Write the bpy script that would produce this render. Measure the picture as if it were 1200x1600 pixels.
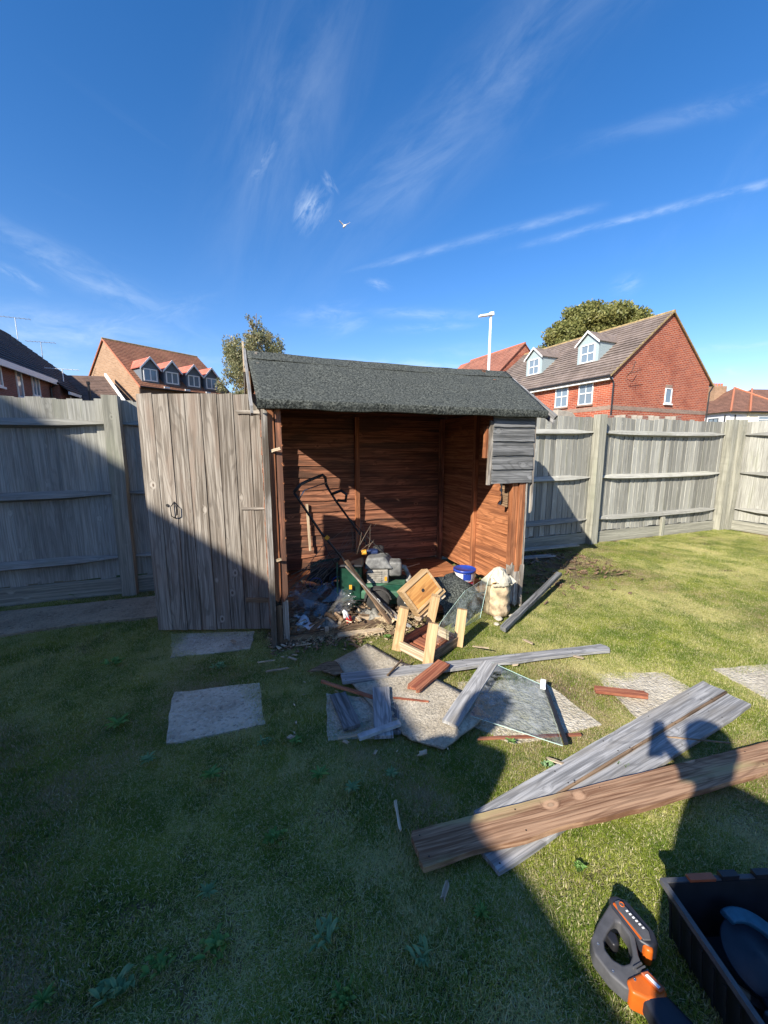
import bpy, math, random
import numpy as np
from mathutils import Vector, Matrix, Euler, noise as mnoise
R = math.radians
rnd = random.Random(7)
scene = bpy.context.scene
for o in list(bpy.data.objects): bpy.data.objects.remove(o)
COL = scene.collection

# ---------------------------------------------------------------- camera
cam_d = bpy.data.cameras.new('camera'); cam = bpy.data.objects.new('camera', cam_d); COL.objects.link(cam)
cam.location = (0, 0, 1.38); cam.rotation_euler = (R(90 - 9.23), 0, 0)
cam_d.sensor_fit = 'VERTICAL'; cam_d.sensor_height = 36; cam_d.lens = 36 * 615 / 1600
cam_d.clip_start = 0.02; cam_d.clip_end = 2000
scene.camera = cam
scene.render.resolution_x = 768; scene.render.resolution_y = 1024

# ---------------------------------------------------------------- light
SUN_EL = math.atan(0.62); SUN_AZ = R(37.3)          # light travels towards azimuth 37.3 deg (from +Y to +X)
sun_d = bpy.data.lights.new('sun', 'SUN'); sun = bpy.data.objects.new('sun', sun_d); COL.objects.link(sun)
sun_d.energy = 4.7; sun_d.angle = R(0.53); sun_d.color = (1, .93, .82)
tr = Vector((math.sin(SUN_AZ) * math.cos(SUN_EL), math.cos(SUN_AZ) * math.cos(SUN_EL), -math.sin(SUN_EL)))
sun.rotation_euler = tr.to_track_quat('-Z', 'Y').to_euler()
sun.location = -tr * 50
scene.view_settings.view_transform = 'Standard'; scene.view_settings.look = 'None'
scene.view_settings.exposure = 1.04; scene.view_settings.gamma = 1; scene.view_settings.use_curve_mapping = False
scene.render.engine = 'CYCLES'
scene.cycles.max_bounces = 8; scene.cycles.transparent_max_bounces = 12


class NT:
    """tiny node helper"""
    def __init__(s, tree): s.t = tree; s.n = tree.nodes; s.l = tree.links
    def node(s, typ, **kw):
        n = s.n.new(typ)
        for k, v in kw.items(): setattr(n, k, v)
        return n
    def put(s, sock, v):
        if isinstance(v, bpy.types.NodeSocket): s.l.new(v, sock)
        elif v is not None:
            if hasattr(sock.default_value, '__len__') and not hasattr(v, '__len__'): v = [v] * len(sock.default_value)
            if hasattr(sock.default_value, '__len__') and len(sock.default_value) == 4 and len(v) == 3: v = (*v, 1)
            sock.default_value = v
    def m(s, op, a, b=None, c=None, clamp=False):
        n = s.node('ShaderNodeMath', operation=op, use_clamp=clamp); s.put(n.inputs[0], a)
        if b is not None: s.put(n.inputs[1], b)
        if c is not None: s.put(n.inputs[2], c)
        return n.outputs[0]
    def vm(s, op, a, b=None, out=0):
        n = s.node('ShaderNodeVectorMath', operation=op); s.put(n.inputs[0], a)
        if b is not None: s.put(n.inputs[1], b)
        return n.outputs[out]
    def xyz(s, x=0, y=0, z=0):
        n = s.node('ShaderNodeCombineXYZ'); s.put(n.inputs[0], x); s.put(n.inputs[1], y); s.put(n.inputs[2], z); return n.outputs[0]
    def sep(s, v):
        n = s.node('ShaderNodeSeparateXYZ'); s.put(n.inputs[0], v); return n.outputs
    def noise(s, v, scale=5, detail=4, rough=.55, dist=0, out='Fac'):
        n = s.node('ShaderNodeTexNoise'); s.put(n.inputs['Vector'], v); n.inputs['Scale'].default_value = scale
        n.inputs['Detail'].default_value = detail; n.inputs['Roughness'].default_value = rough; n.inputs['Distortion'].default_value = dist
        return n.outputs[out]
    def vor(s, v, scale=5, feature='F1', out='Distance', rand=1):
        n = s.node('ShaderNodeTexVoronoi', feature=feature); s.put(n.inputs['Vector'], v); n.inputs['Scale'].default_value = scale
        n.inputs['Randomness'].default_value = rand
        return n.outputs[out]
    def mix(s, f, a, b, mode='MIX'):
        n = s.node('ShaderNodeMix', data_type='RGBA', blend_type=mode); s.put(n.inputs[0], f); s.put(n.inputs[6], a); s.put(n.inputs[7], b); return n.outputs[2]
    def ss(s, v, lo, hi, a=0., b=1.):
        n = s.node('ShaderNodeMapRange', interpolation_type='SMOOTHSTEP'); s.put(n.inputs[0], v)
        for i, q in enumerate((lo, hi, a, b)): n.inputs[i + 1].default_value = q
        return n.outputs[0]
    def bump(s, h, strength=.3, dist=.01):
        n = s.node('ShaderNodeBump'); s.put(n.inputs['Height'], h); n.inputs['Strength'].default_value = strength; n.inputs['Distance'].default_value = dist
        return n.outputs[0]


# ---------------------------------------------------------------- sky
world = bpy.data.worlds.new('World'); scene.world = world; world.use_nodes = True
w = NT(world.node_tree)
for n in list(w.n): w.n.remove(n)
sky = w.node('ShaderNodeTexSky', sky_type='NISHITA', sun_disc=False)
sky.sun_elevation = SUN_EL; sky.sun_rotation = SUN_AZ + math.pi
sky.air_density = 1.0; sky.dust_density = .25; sky.ozone_density = 2.2; sky.altitude = 0
hs = w.node('ShaderNodeHueSaturation'); w.l.new(sky.outputs[0], hs.inputs['Color'])
hs.inputs['Saturation'].default_value = 1.35; hs.inputs['Value'].default_value = 1.0
skycol = w.mix(1.0, hs.outputs[0], (1.06, .92, 1.03), 'MULTIPLY')
d = w.node('ShaderNodeTexCoord').outputs['Generated']
dx, dy, dz = w.sep(d)
yy = w.m('MAXIMUM', dy, .05)
qx = w.m('DIVIDE', dx, yy); qz = w.m('DIVIDE', dz, yy)
front = w.ss(dy, .05, .3)
zz = w.m('MAXIMUM', dz, .04)
cp = w.xyz(w.m('DIVIDE', dx, zz), w.m('DIVIDE', dy, zz), 0)


def rot2(x, y, a):
    ca, sa = math.cos(a), math.sin(a)
    return (w.m('ADD', w.m('MULTIPLY', x, ca), w.m('MULTIPLY', y, sa)), w.m('ADD', w.m('MULTIPLY', x, -sa), w.m('MULTIPLY', y, ca)))


cx_, cy_ = w.sep(cp)[:2]
u1, v1 = rot2(cx_, cy_, R(62))
cirrus = w.noise(w.xyz(w.m('MULTIPLY', u1, .35), w.m('MULTIPLY', v1, 2.0), 3.3), 1.6, 9, .62, .35)
big = w.noise(w.xyz(u1, v1, 9.1), .55, 3, .5, .2)
cl = w.m('MULTIPLY', w.ss(cirrus, .5, .8), w.ss(big, .5, .75))
cl = w.m('MULTIPLY', cl, .16)
# single wisps at the places on the sky dome where they stand: (x/y, z/y) of the direction, half length, half width, tilt, strength, raggedness
wisps = [
    (-.215, .74, .34, .13, R(68), .20, 2.0), (-.275, .64, .075, .022, R(60), .35, 9), (-.168, .540, .046, .034, R(58), .75, 13),
    (-.123, .592, .024, .013, R(-60), .50, 16), (.26, .80, .55, .10, R(42), .21, 2.4), (.05, .62, .24, .08, R(36), .24, 3),
    (-.70, .40, .30, .035, R(-26), .36, 5), (-.857, .395, .055, .014, R(-30), .55, 12), (-.763, .275, .26, .05, R(-6), .50, 5),
    (-.62, .29, .20, .035, R(14), .42, 6), (-.14, .315, .09, .026, R(6), .30, 9), (-.09, .29, .06, .02, R(14), .36, 9),
    (.02, .20, .28, .014, R(-2), .62, 8), (.10, .315, .13, .013, R(-2), .42, 8), (.12, .285, .10, .010, R(3), .42, 9),
    (-.012, .38, .024, .011, R(-14), .5, 14), (.572, .379, .033, .020, R(22), .40, 13), (.87, .244, .20, .013, R(5), .40, 6),
    (.85, .185, .030, .012, R(0), .45, 12), (.72, .739, .30, .022, R(14), .20, 5), (-.47, .215, .12, .012, R(-6), .35, 8),
    (-.93, .22, .25, .04, R(-2), .35, 5), (.28, .23, .20, .02, R(2), .25, 7)]
for i, (a, b, hl, hw, ang, st, fr) in enumerate(wisps):
    u, v = rot2(w.m('SUBTRACT', qx, a), w.m('SUBTRACT', qz, b), ang)
    un = w.m('DIVIDE', u, hl); vn = w.m('DIVIDE', v, hw)
    r2 = w.m('ADD', w.m('MULTIPLY', un, un), w.m('MULTIPLY', vn, vn))
    g = w.m('POWER', 2.718, w.m('MULTIPLY', r2, -1.3))
    nz = w.noise(w.xyz(w.m('MULTIPLY', u, fr), w.m('MULTIPLY', v, fr * 3.2), i * 3.7), 1.3, 8, .64, .5)
    cl = w.m('MAXIMUM', cl, w.m('MULTIPLY', w.m('MULTIPLY', g, w.m('MULTIPLY', w.ss(nz, .30, .78), front)), st * .78))
for (x0, z0, x1, z1, hw, st, k) in [(.245, .444, 1.25, .685, .0075, .34, 3.), (-.150, .390, .53, .555, .0085, .20, 5.)]:   # two vapour trails
    L = math.hypot(x1 - x0, z1 - z0); ang = math.atan2(z1 - z0, x1 - x0)
    u, v = rot2(w.m('SUBTRACT', qx, x0), w.m('SUBTRACT', qz, z0), ang)
    wob = w.noise(w.xyz(w.m('MULTIPLY', u, 9), w.m('MULTIPLY', v, 30), k), 1.5, 6, .6)
    v = w.m('ADD', v, w.m('MULTIPLY', w.m('SUBTRACT', wob, .5), .014))
    vn = w.m('DIVIDE', v, hw); g = w.m('POWER', 2.718, w.m('MULTIPLY', w.m('MULTIPLY', vn, vn), -1))
    g = w.m('MULTIPLY', w.m('MULTIPLY', g, w.ss(u, 0, L * .25)), w.m('MULTIPLY', w.ss(u, L, L * .85), w.ss(wob, .2, .75)))
    cl = w.m('MAXIMUM', cl, w.m('MULTIPLY', w.m('MULTIPLY', g, front), st))
cl = w.m('MULTIPLY', cl, w.ss(dz, 0, .06), clamp=True)
skyc = w.mix(cl, skycol, (4.6, 5.4, 6.3))
bg = w.node('ShaderNodeBackground'); w.l.new(skyc, bg.inputs[0]); bg.inputs[1].default_value = 0.10
wo = w.node('ShaderNodeOutputWorld'); w.l.new(bg.outputs[0], wo.inputs[0])


# ---------------------------------------------------------------- materials
MATS = {}
def newmat(name):
    m = bpy.data.materials.new(name); m.use_nodes = True
    t = NT(m.node_tree); b = m.node_tree.nodes['Principled BSDF']
    MATS[name] = m
    return m, t, b


def plain(name, col, rough=.6, metal=0, spec=.4, var=.12, scale=20, bump=0., coat=0):
    m, t, b = newmat(name)
    co = t.node('ShaderNodeTexCoord').outputs['Object']
    nz = t.noise(co, scale, 5, .6)
    c = t.mix(t.ss(nz, .3, .7), tuple(x * (1 - var) for x in col), tuple(min(1, x * (1 + var)) for x in col))
    t.put(b.inputs['Base Color'], c); b.inputs['Roughness'].default_value = rough; b.inputs['Metallic'].default_value = metal
    b.inputs['Specular IOR Level'].default_value = spec
    if bump: t.l.new(t.bump(nz, bump, .004), b.inputs['Normal'])
    if coat: b.inputs['Coat Weight'].default_value = coat
    return m


def wood(name, dark, light, tint=None, tint_amt=.5, tint_lo=.5, knots=.5, knotcol=None, gs=1.0, rough=.85, var=.35, bump=.5, linek=.38,
         crack=.5, knot_scale=4.5, end_tint=None, stain=None):
    """long grain runs along the object's own X axis"""
    m, t, b = newmat(name)
    tc = t.node('ShaderNodeTexCoord').outputs['Object']
    oi = t.node('ShaderNodeObjectInfo').outputs['Random']
    off = t.xyz(t.m('MULTIPLY', oi, 37.1), t.m('MULTIPLY', oi, 17.7), t.m('MULTIPLY', oi, 53.3))
    co = t.vm('ADD', tc, off)
    x, y, z = t.sep(co)
    # knots push the grain aside
    kw = t.noise(t.xyz(t.m('MULTIPLY', x, 6), t.m('MULTIPLY', y, 9), 0), 1.0, 3)
    kv = t.vor(t.xyz(t.m('ADD', x, t.m('MULTIPLY', kw, .02)), t.m('ADD', t.m('MULTIPLY', y, 1.55), t.m('MULTIPLY', oi, 9)), 0), knot_scale)
    kpush = t.ss(kv, .0, .22, 1, 0)
    gy = t.m('ADD', t.m('MULTIPLY', y, 48 * gs), t.m('MULTIPLY', kpush, 1.3))
    gv = t.xyz(t.m('MULTIPLY', x, 1.6 * gs), gy, t.m('MULTIPLY', z, 22 * gs))
    grain = t.noise(gv, 1.0, 8, .66, .10)
    fine = t.noise(t.xyz(t.m('MULTIPLY', x, 2.2 * gs), t.m('MULTIPLY', y, 115 * gs), t.m('MULTIPLY', z, 90 * gs)), 1.0, 4, .6)
    coarse = t.noise(t.xyz(t.m('MULTIPLY', x, 1.3), t.m('MULTIPLY', y, 7), t.m('MULTIPLY', z, 5)), 1.0, 5, .6, .3)
    f = t.m('ADD', t.m('MULTIPLY', grain, .55), t.m('MULTIPLY', fine, .45))
    c = t.mix(t.ss(f, .40, .60), dark, light)
    cath = t.noise(t.xyz(t.m('MULTIPLY', x, .9), t.m('ADD', t.m('MULTIPLY', y, 7), t.m('MULTIPLY', kpush, .5)), t.m('MULTIPLY', oi, 40)), 1.0, 2, .4, .2)
    lines = t.ss(t.m('SINE', t.m('MULTIPLY', cath, 95)), .35, .95)
    c = t.mix(t.m('MULTIPLY', lines, linek), c, tuple(q * .55 for q in dark))
    if tint is not None: c = t.mix(t.m('MULTIPLY', t.ss(coarse, tint_lo, tint_lo + .16), tint_amt), c, tint)
    if stain is not None:
        st = t.noise(t.vm('ADD', tc, off), 2.3, 6, .65, .6); c = t.mix(t.ss(st, .54, .62, 0, .8), c, stain)
    cr = t.ss(grain, .30, .36, 1, 0)
    c = t.mix(t.m('MULTIPLY', cr, crack), c, tuple(q * .25 for q in dark))
    if knots:
        kc = knotcol or tuple(q * .45 for q in dark)
        c = t.mix(t.ss(kv, .035, .075, knots, 0), c, kc)
        ring = t.m('MULTIPLY', t.ss(kv, .05, .075), t.ss(kv, .10, .15, 1, 0))
        c = t.mix(t.m('MULTIPLY', ring, knots * .7), c, tuple(min(1, q * 1.35) for q in light))
    if end_tint is not None:
        pass
    br = t.m('ADD', 1 - var / 2, t.m('MULTIPLY', t.m('FRACT', t.m('MULTIPLY', oi, 7.77)), var))
    c = t.mix(1.0, c, t.xyz(br, br, br), 'MULTIPLY')
    t.put(b.inputs['Base Color'], c); b.inputs['Roughness'].default_value = rough; b.inputs['Specular IOR Level'].default_value = .25
    t.l.new(t.bump(f, bump, .004), b.inputs['Normal'])
    return m


wood('fence_wood', (.235, .23, .20), (.375, .37, .325), (.25, .255, .185), .45, .54, knots=.5, gs=1.3, var=.62, crack=.35, linek=.2)
wood('post_wood', (.21, .205, .165), (.38, .37, .30), (.26, .275, .195), .5, .54, knots=.4, gs=.8, var=.12, crack=.3, linek=.15)
wood('door_wood', (.13, .108, .085), (.345, .31, .262), (.23, .175, .135), .6, .48, knots=.75, knotcol=(.10, .07, .05), gs=1.0, var=.3, crack=.55)
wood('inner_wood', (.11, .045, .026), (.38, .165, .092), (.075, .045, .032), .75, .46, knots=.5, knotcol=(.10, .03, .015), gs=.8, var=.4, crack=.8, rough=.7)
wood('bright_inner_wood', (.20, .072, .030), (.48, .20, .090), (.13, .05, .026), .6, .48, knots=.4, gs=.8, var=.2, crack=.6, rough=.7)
wood('black_weathered_wood', (.085, .087, .085), (.23, .232, .23), (.22, .21, .19), .35, .58, knots=.6, knotcol=(.25, .24, .22), gs=.9, var=.25, crack=.6)
wood('grey_plank_wood', (.17, .17, .17), (.39, .385, .375), (.23, .205, .165), .5, .52, knots=.8, knotcol=(.50, .49, .45), gs=1.2, var=.12, crack=.5, knot_scale=4.2)
wood('brown_plank_wood', (.17, .085, .046), (.41, .255, .155), (.38, .31, .15), .75, .49, knots=.9, knotcol=(.40, .27, .17), gs=1.15, var=.1, crack=.6, knot_scale=4.0)
wood('red_plank_wood', (.20, .06, .035), (.40, .16, .085), (.16, .07, .045), .5, .5, knots=.5, gs=.9, var=.2, crack=.5)
wood('new_pine', (.38, .24, .115), (.54, .38, .205), (.34, .22, .12), .4, .5, knots=.5, knotcol=(.2, .09, .04), gs=.8, var=.12, crack=.1, rough=.6)
wood('orange_ply', (.40, .18, .05), (.60, .32, .105), (.30, .12, .035), .7, .55, knots=.3, gs=.5, var=.05, crack=.15, rough=.5)
wood('flaky_white_wood', (.16, .135, .11), (.50, .46, .40), (.09, .07, .05), .85, .47, knots=.2, gs=1.2, var=.1, crack=.8)
wood('rotten_wood', (.10, .065, .04), (.30, .20, .12), (.05, .035, .025), .6, .5, knots=.2, gs=1.2, var=.2, crack=.9, bump=.9)
wood('splinter_wood', (.30, .22, .14), (.58, .47, .33), None, knots=0, gs=1.2, var=.5, crack=.2)
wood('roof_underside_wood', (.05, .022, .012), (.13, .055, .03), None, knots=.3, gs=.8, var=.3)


def mat_ground(name, fn):
    m, t, b = newmat(name); fn(m, t, b); return m


def lawn_cols(t, P):
    """same patches for soil and for blades: green, straw, bare"""
    n1 = t.noise(P, 1.3, 6, .62, .3); n2 = t.noise(P, 4.2, 5, .6, .2); n3 = t.noise(P, 14, 4, .6)
    straw = t.m('ADD', t.m('MULTIPLY', n1, .58), t.m('ADD', t.m('MULTIPLY', n2, .28), t.m('MULTIPLY', n3, .14)))
    return n1, n2, n3, straw


def f_lawn(m, t, b):
    P = t.node('ShaderNodeNewGeometry').outputs['Position']
    n1, n2, n3, s = lawn_cols(t, P)
    c = t.mix(t.ss(s, .43, .54), (.085, .105, .028), (.26, .19, .105))
    fine = t.noise(P, 140, 4, .7)
    c = t.mix(t.ss(fine, .35, .65), c, t.mix(.5, c, (.03, .028, .015)))
    # bare earth along the shed and the fence foot
    x, y, z = t.sep(P)
    def blob(cx, cy, rx, ry, ang=0):
        ca, sa = math.cos(ang), math.sin(ang)
        u = t.m('ADD', t.m('MULTIPLY', t.m('SUBTRACT', x, cx), ca / rx), t.m('MULTIPLY', t.m('SUBTRACT', y, cy), sa / rx))
        v = t.m('ADD', t.m('MULTIPLY', t.m('SUBTRACT', x, cx), -sa / ry), t.m('MULTIPLY', t.m('SUBTRACT', y, cy), ca / ry))
        return t.m('ADD', t.m('MULTIPLY', u, u), t.m('MULTIPLY', v, v))
    e = blob(-.1, 2.95, .75, .34, R(12))
    for a in [(1.75, 4.15, .55, .8, R(20)), (2.0, 4.75, .9, .4, R(20)), (1.45, 3.35, .35, .3, 0), (-.745, .98, .05, .04, 0), (1.06, 2.12, .07, .05, 0),
              (-1.4, 3.2, 1.1, .18, R(20)), (.95, 1.96, .22, .3, .4), (-.2, 1.85, .3, .2, 0)]:
        e = t.m('MINIMUM', e, blob(*a))
    bare = t.ss(t.m('ADD', e, t.m('MULTIPLY', t.m('SUBTRACT', n3, .5), 1.6)), .7, 1.15, 1, 0)
    earth = t.mix(t.ss(fine, .3, .7), (.075, .052, .032), (.24, .18, .115))
    c = t.mix(bare, c, earth)
    t.put(b.inputs['Base Color'], c); b.inputs['Roughness'].default_value = .95; b.inputs['Specular IOR Level'].default_value = .1
    t.l.new(t.bump(t.m('ADD', fine, n3), .8, .02), b.inputs['Normal'])
mat_ground('lawn_soil', f_lawn)


def f_blade(m, t, b):
    P = t.node('ShaderNodeNewGeometry').outputs['Position']
    n1, n2, n3, s = lawn_cols(t, P)
    rv = t.node('ShaderNodeAttribute', attribute_name='tone').outputs['Fac']
    k = t.m('ADD', s, t.m('MULTIPLY', t.m('SUBTRACT', rv, .5), .26))
    g = t.mix(t.ss(n2, .35, .65), (.135, .200, .020), (.260, .305, .036))
    dry = t.mix(t.ss(t.noise(P, .55, 3, .5), .46, .58), (.54, .50, .21), (.38, .29, .17))
    c = t.mix(t.ss(k, .435, .535), g, dry)
    c = t.mix(t.ss(rv, .9, .97), c, (.60, .54, .33))
    t.put(b.inputs['Base Color'], c); b.inputs['Roughness'].default_value = .55; b.inputs['Specular IOR Level'].default_value = .3
    # thin leaf: some light comes through
    tr_ = t.node('ShaderNodeBsdfTranslucent'); t.put(tr_.inputs[0], c)
    mx = t.node('ShaderNodeMixShader'); mx.inputs[0].default_value = .3
    t.l.new(b.outputs[0], mx.inputs[1]); t.l.new(tr_.outputs[0], mx.inputs[2])
    t.l.new(mx.outputs[0], t.n['Material Output'].inputs[0])
mat_ground('grass_blade', f_blade)


def leafmat(name, c1, c2, c3=None, tl=.3, sc=.9):
    m, t, b = newmat(name)
    P = t.node('ShaderNodeNewGeometry').outputs['Position']
    rv = t.node('ShaderNodeAttribute', attribute_name='tone').outputs['Fac']
    c = t.mix(rv, c1, c2)
    if c3: c = t.mix(t.m('MULTIPLY', t.ss(t.noise(P, sc, 3), .5, .65), .7), c, c3)
    t.put(b.inputs['Base Color'], c); b.inputs['Roughness'].default_value = .5; b.inputs['Specular IOR Level'].default_value = .3
    tr_ = t.node('ShaderNodeBsdfTranslucent'); t.put(tr_.inputs[0], c)
    mx = t.node('ShaderNodeMixShader'); mx.inputs[0].default_value = tl
    t.l.new(b.outputs[0], mx.inputs[1]); t.l.new(tr_.outputs[0], mx.inputs[2]); t.l.new(mx.outputs[0], t.n['Material Output'].inputs[0])
    return m
leafmat('birch_leaf', (.17, .19, .085), (.33, .31, .17), (.34, .27, .14))
leafmat('oak_leaf', (.13, .155, .045), (.30, .29, .10), (.16, .14, .035), sc=.35)
leafmat('weed_leaf', (.12, .25, .045), (.21, .35, .10))
leafmat('pale_weed_leaf', (.18, .31, .13), (.27, .40, .19))
leafmat('shrub_leaf', (.07, .16, .02), (.17, .28, .04))


def f_conc(m, t, b):
    co = t.node('ShaderNodeNewGeometry').outputs['Position']
    v = t.vor(co, 75, out='Color'); vs = t.sep(v)[0]
    dst = t.vor(co, 75)
    n = t.noise(co, 3.5, 6, .6); n2 = t.noise(co, 30, 5, .6)
    c = t.mix(t.ss(n, .35, .65), (.36, .315, .235), (.53, .475, .365))
    c = t.mix(t.m('MULTIPLY', t.ss(vs, .72, .9), .35), c, (.20, .175, .14))
    c = t.mix(t.m('MULTIPLY', t.ss(vs, .22, .10), .35), c, (.60, .56, .48))
    c = t.mix(t.ss(n2, .56, .70, 0, .7), c, (.11, .10, .075))
    t.put(b.inputs['Base Color'], c); b.inputs['Roughness'].default_value = .9
    t.l.new(t.bump(t.m('ADD', t.m('MULTIPLY', dst, -1), n2), .7, .008), b.inputs['Normal'])
mat_ground('pebbled_concrete', f_conc)
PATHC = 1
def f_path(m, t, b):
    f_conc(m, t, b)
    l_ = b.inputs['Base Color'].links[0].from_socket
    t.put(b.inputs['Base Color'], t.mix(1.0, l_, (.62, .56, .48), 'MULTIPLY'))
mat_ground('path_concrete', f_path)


def f_sheet(m, t, b):
    co = t.node('ShaderNodeTexCoord').outputs['Object']
    n = t.noise(co, 5, 6, .6, .4); n2 = t.noise(co, 60, 5, .7); cr = t.vor(t.vm('ADD', co, t.noise(co, 9, 4, out='Color')), 22, 'DISTANCE_TO_EDGE')
    c = t.mix(t.ss(n, .35, .65), (.45, .385, .28), (.62, .545, .415))
    c = t.mix(t.ss(n2, .48, .66, 0, .75), c, (.25, .22, .165))
    c = t.mix(t.m('MULTIPLY', t.ss(cr, .03, .0, 0, 1), t.ss(n, .45, .6)), c, (.17, .15, .12))
    t.put(b.inputs['Base Color'], c); b.inputs['Roughness'].default_value = .9
    t.l.new(t.bump(t.m('ADD', n2, t.ss(cr, 0, .05)), .9, .010), b.inputs['Normal'])
mat_ground('weathered_board', f_sheet)


def f_felt(m, t, b):
    co = t.node('ShaderNodeTexCoord').outputs['Object']
    n = t.noise(co, 75, 4, .85); n2 = t.noise(co, 6, 5, .6, .5); n3 = t.noise(co, 35, 4, .6)
    c = t.mix(t.ss(n, .42, .62), (.014, .017, .015), (.150, .160, .138))
    c = t.mix(t.ss(n2, .4, .7, 0, .45), c, (.055, .062, .058))
    c = t.mix(t.ss(n3, .62, .75, 0, .5), c, (.11, .115, .105))
    t.put(b.inputs['Base Color'], c); b.inputs['Roughness'].default_value = .9; b.inputs['Specular IOR Level'].default_value = .2
    t.l.new(t.bump(t.m('ADD', n, n3), .7, .006), b.inputs['Normal'])
mat_ground('roof_felt', f_felt)


def brick(name, c1, c2, mortar, sc=1.0, c3=None):
    m, t, b = newmat(name)
    x, y, z = t.sep(t.node('ShaderNodeTexCoord').outputs['Object'])
    v = t.xyz(t.m('ADD', x, y), z, 0)
    n = t.node('ShaderNodeTexBrick'); t.put(n.inputs['Vector'], v)
    n.inputs['Scale'].default_value = 1.0; n.inputs['Brick Width'].default_value = .225 * sc; n.inputs['Row Height'].default_value = .075 * sc
    n.inputs['Mortar Size'].default_value = .008 * sc; n.inputs['Mortar Smooth'].default_value = .1; n.inputs['Bias'].default_value = 0
    t.put(n.inputs['Color1'], c1); t.put(n.inputs['Color2'], c2); t.put(n.inputs['Mortar'], mortar)
    nz = t.noise(v, .7, 5, .6, .3); big = t.noise(v, 9, 4, .6)
    c = t.mix(t.ss(nz, .45, .7, 0, .45), n.outputs['Color'], tuple(q * .68 for q in c1))
    c = t.mix(t.ss(big, .5, .75, 0, .4), c, c3 or tuple(min(1, q * 1.35) for q in c2))
    t.put(b.inputs['Base Color'], c); b.inputs['Roughness'].default_value = .85
    t.l.new(t.bump(t.m('MULTIPLY', n.outputs['Fac'], -1), .5, .01), b.inputs['Normal'])
brick('red_brick', (.25, .045, .020), (.40, .090, .036), (.46, .28, .20), 1.35)
brick('deep_red_brick', (.17, .060, .042), (.25, .090, .060), (.22, .17, .14))
brick('buff_brick', (.27, .155, .085), (.36, .215, .125), (.36, .28, .20), 1.3)
brick('brown_brick', (.13, .08, .055), (.19, .125, .09), (.20, .16, .13))
brick('band_brick', (.20, .13, .10), (.30, .20, .15), (.34, .27, .21))


def tilemat(name, c1, c2, moss=None, w_=.30, h_=.30):
    m, t, b = newmat(name)
    x, y, z = t.sep(t.node('ShaderNodeTexCoord').outputs['Object'])
    n = t.node('ShaderNodeTexBrick'); t.put(n.inputs['Vector'], t.xyz(x, y, 0)); n.inputs['Scale'].default_value = 1
    n.inputs['Brick Width'].default_value = w_; n.inputs['Row Height'].default_value = h_; n.inputs['Mortar Size'].default_value = .012
    t.put(n.inputs['Color1'], c1); t.put(n.inputs['Color2'], c2); t.put(n.inputs['Mortar'], tuple(q * .5 for q in c1))
    P = t.xyz(x, y, 0); nz = t.noise(P, .9, 5, .65); n2 = t.noise(P, 7, 4, .6)
    c = t.mix(t.ss(nz, .4, .7, 0, .5), n.outputs['Color'], tuple(min(1, q * 1.4) for q in c2))
    c = t.mix(t.ss(n2, .55, .75, 0, .5), c, tuple(q * .55 for q in c1))
    if moss: c = t.mix(t.ss(t.noise(P, 2.2, 5, .7), .55, .7, 0, .6), c, moss)
    t.put(b.inputs['Base Color'], c); b.inputs['Roughness'].default_value = .8
    return m
tilemat('brown_tile', (.15, .115, .095), (.22, .175, .15), (.25, .20, .13))
tilemat('red_tile', (.22, .085, .055), (.30, .125, .08), (.28, .17, .12))
tilemat('orange_tile', (.24, .10, .055), (.31, .14, .075), (.24, .15, .06), .2, .15)
tilemat('bright_red_tile', (.50, .13, .085), (.60, .18, .12), None, .2, .15)
tilemat('dark_tile', (.030, .030, .034), (.055, .052, .055), None)
tilemat('dull_brown_tile', (.105, .066, .048), (.145, .092, .068), None, .25, .2)
tilemat('rust_tile', (.15, .075, .050), (.20, .100, .066), (.15, .08, .05), .2, .15)

plain('white_paint', (.78, .78, .76), .45, var=.04)
plain('grey_cladding', (.30, .37, .38), .6, var=.05)
plain('slate_cladding', (.13, .155, .18), .6, var=.05)
plain('black_plastic', (.018, .018, .02), .42, var=.2)
plain('gutter_black', (.02, .02, .022), .35)
plain('render_grey', (.68, .70, .73), .8, var=.05, scale=3)
plain('render_cream', (.72, .68, .52), .8, var=.04, scale=3)
plain('lead', (.42, .40, .38), .6)
plain('moss_ridge', (.30, .22, .10), .9, var=.4, scale=8)
plain('terracotta', (.42, .15, .08), .8)
plain('galvanised', (.52, .54, .55), .4, metal=.7)
plain('lamp_white', (.80, .82, .82), .35)
plain('bird_white', (.85, .85, .85), .7)
plain('bird_grey', (.35, .37, .40), .7)
plain('mower_green', (.010, .055, .032), .45, var=.35, scale=12)
plain('faded_green', (.04, .11, .065), .6, var=.35, scale=9)
plain('engine_grey', (.17, .17, .16), .6, metal=.3, var=.5, scale=14, bump=.4)
plain('engine_dusty', (.27, .25, .21), .8, var=.45, scale=18, bump=.5)
plain('dusty_black', (.04, .038, .036), .7, var=.5, scale=15)
plain('tyre_rubber', (.035, .034, .032), .85, var=.3)
plain('wheel_cream', (.74, .72, .66), .6, var=.25)
plain('orange_plastic', (.50, .105, .012), .38, var=.08)
plain('dull_orange', (.35, .09, .035), .45)
plain('yellow_plastic', (.62, .30, .03), .5)
plain('tool_grey', (.075, .075, .078), .55, var=.18, scale=30)
plain('tool_dark', (.022, .024, .032), .45, var=.2)
plain('tool_blue', (.015, .03, .09), .45)
plain('saw_teal', (.03, .10, .14), .4, var=.3)
plain('blue_plastic', (.02, .05, .30), .35, var=.15)
plain('bucket_white', (.75, .74, .76), .4, var=.05)
plain('label_red', (.55, .04, .04), .5)
plain('label_violet', (.30, .14, .42), .5)
plain('label_white', (.8, .8, .8), .5)
plain('steel', (.45, .45, .45), .35, metal=.9)
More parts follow.
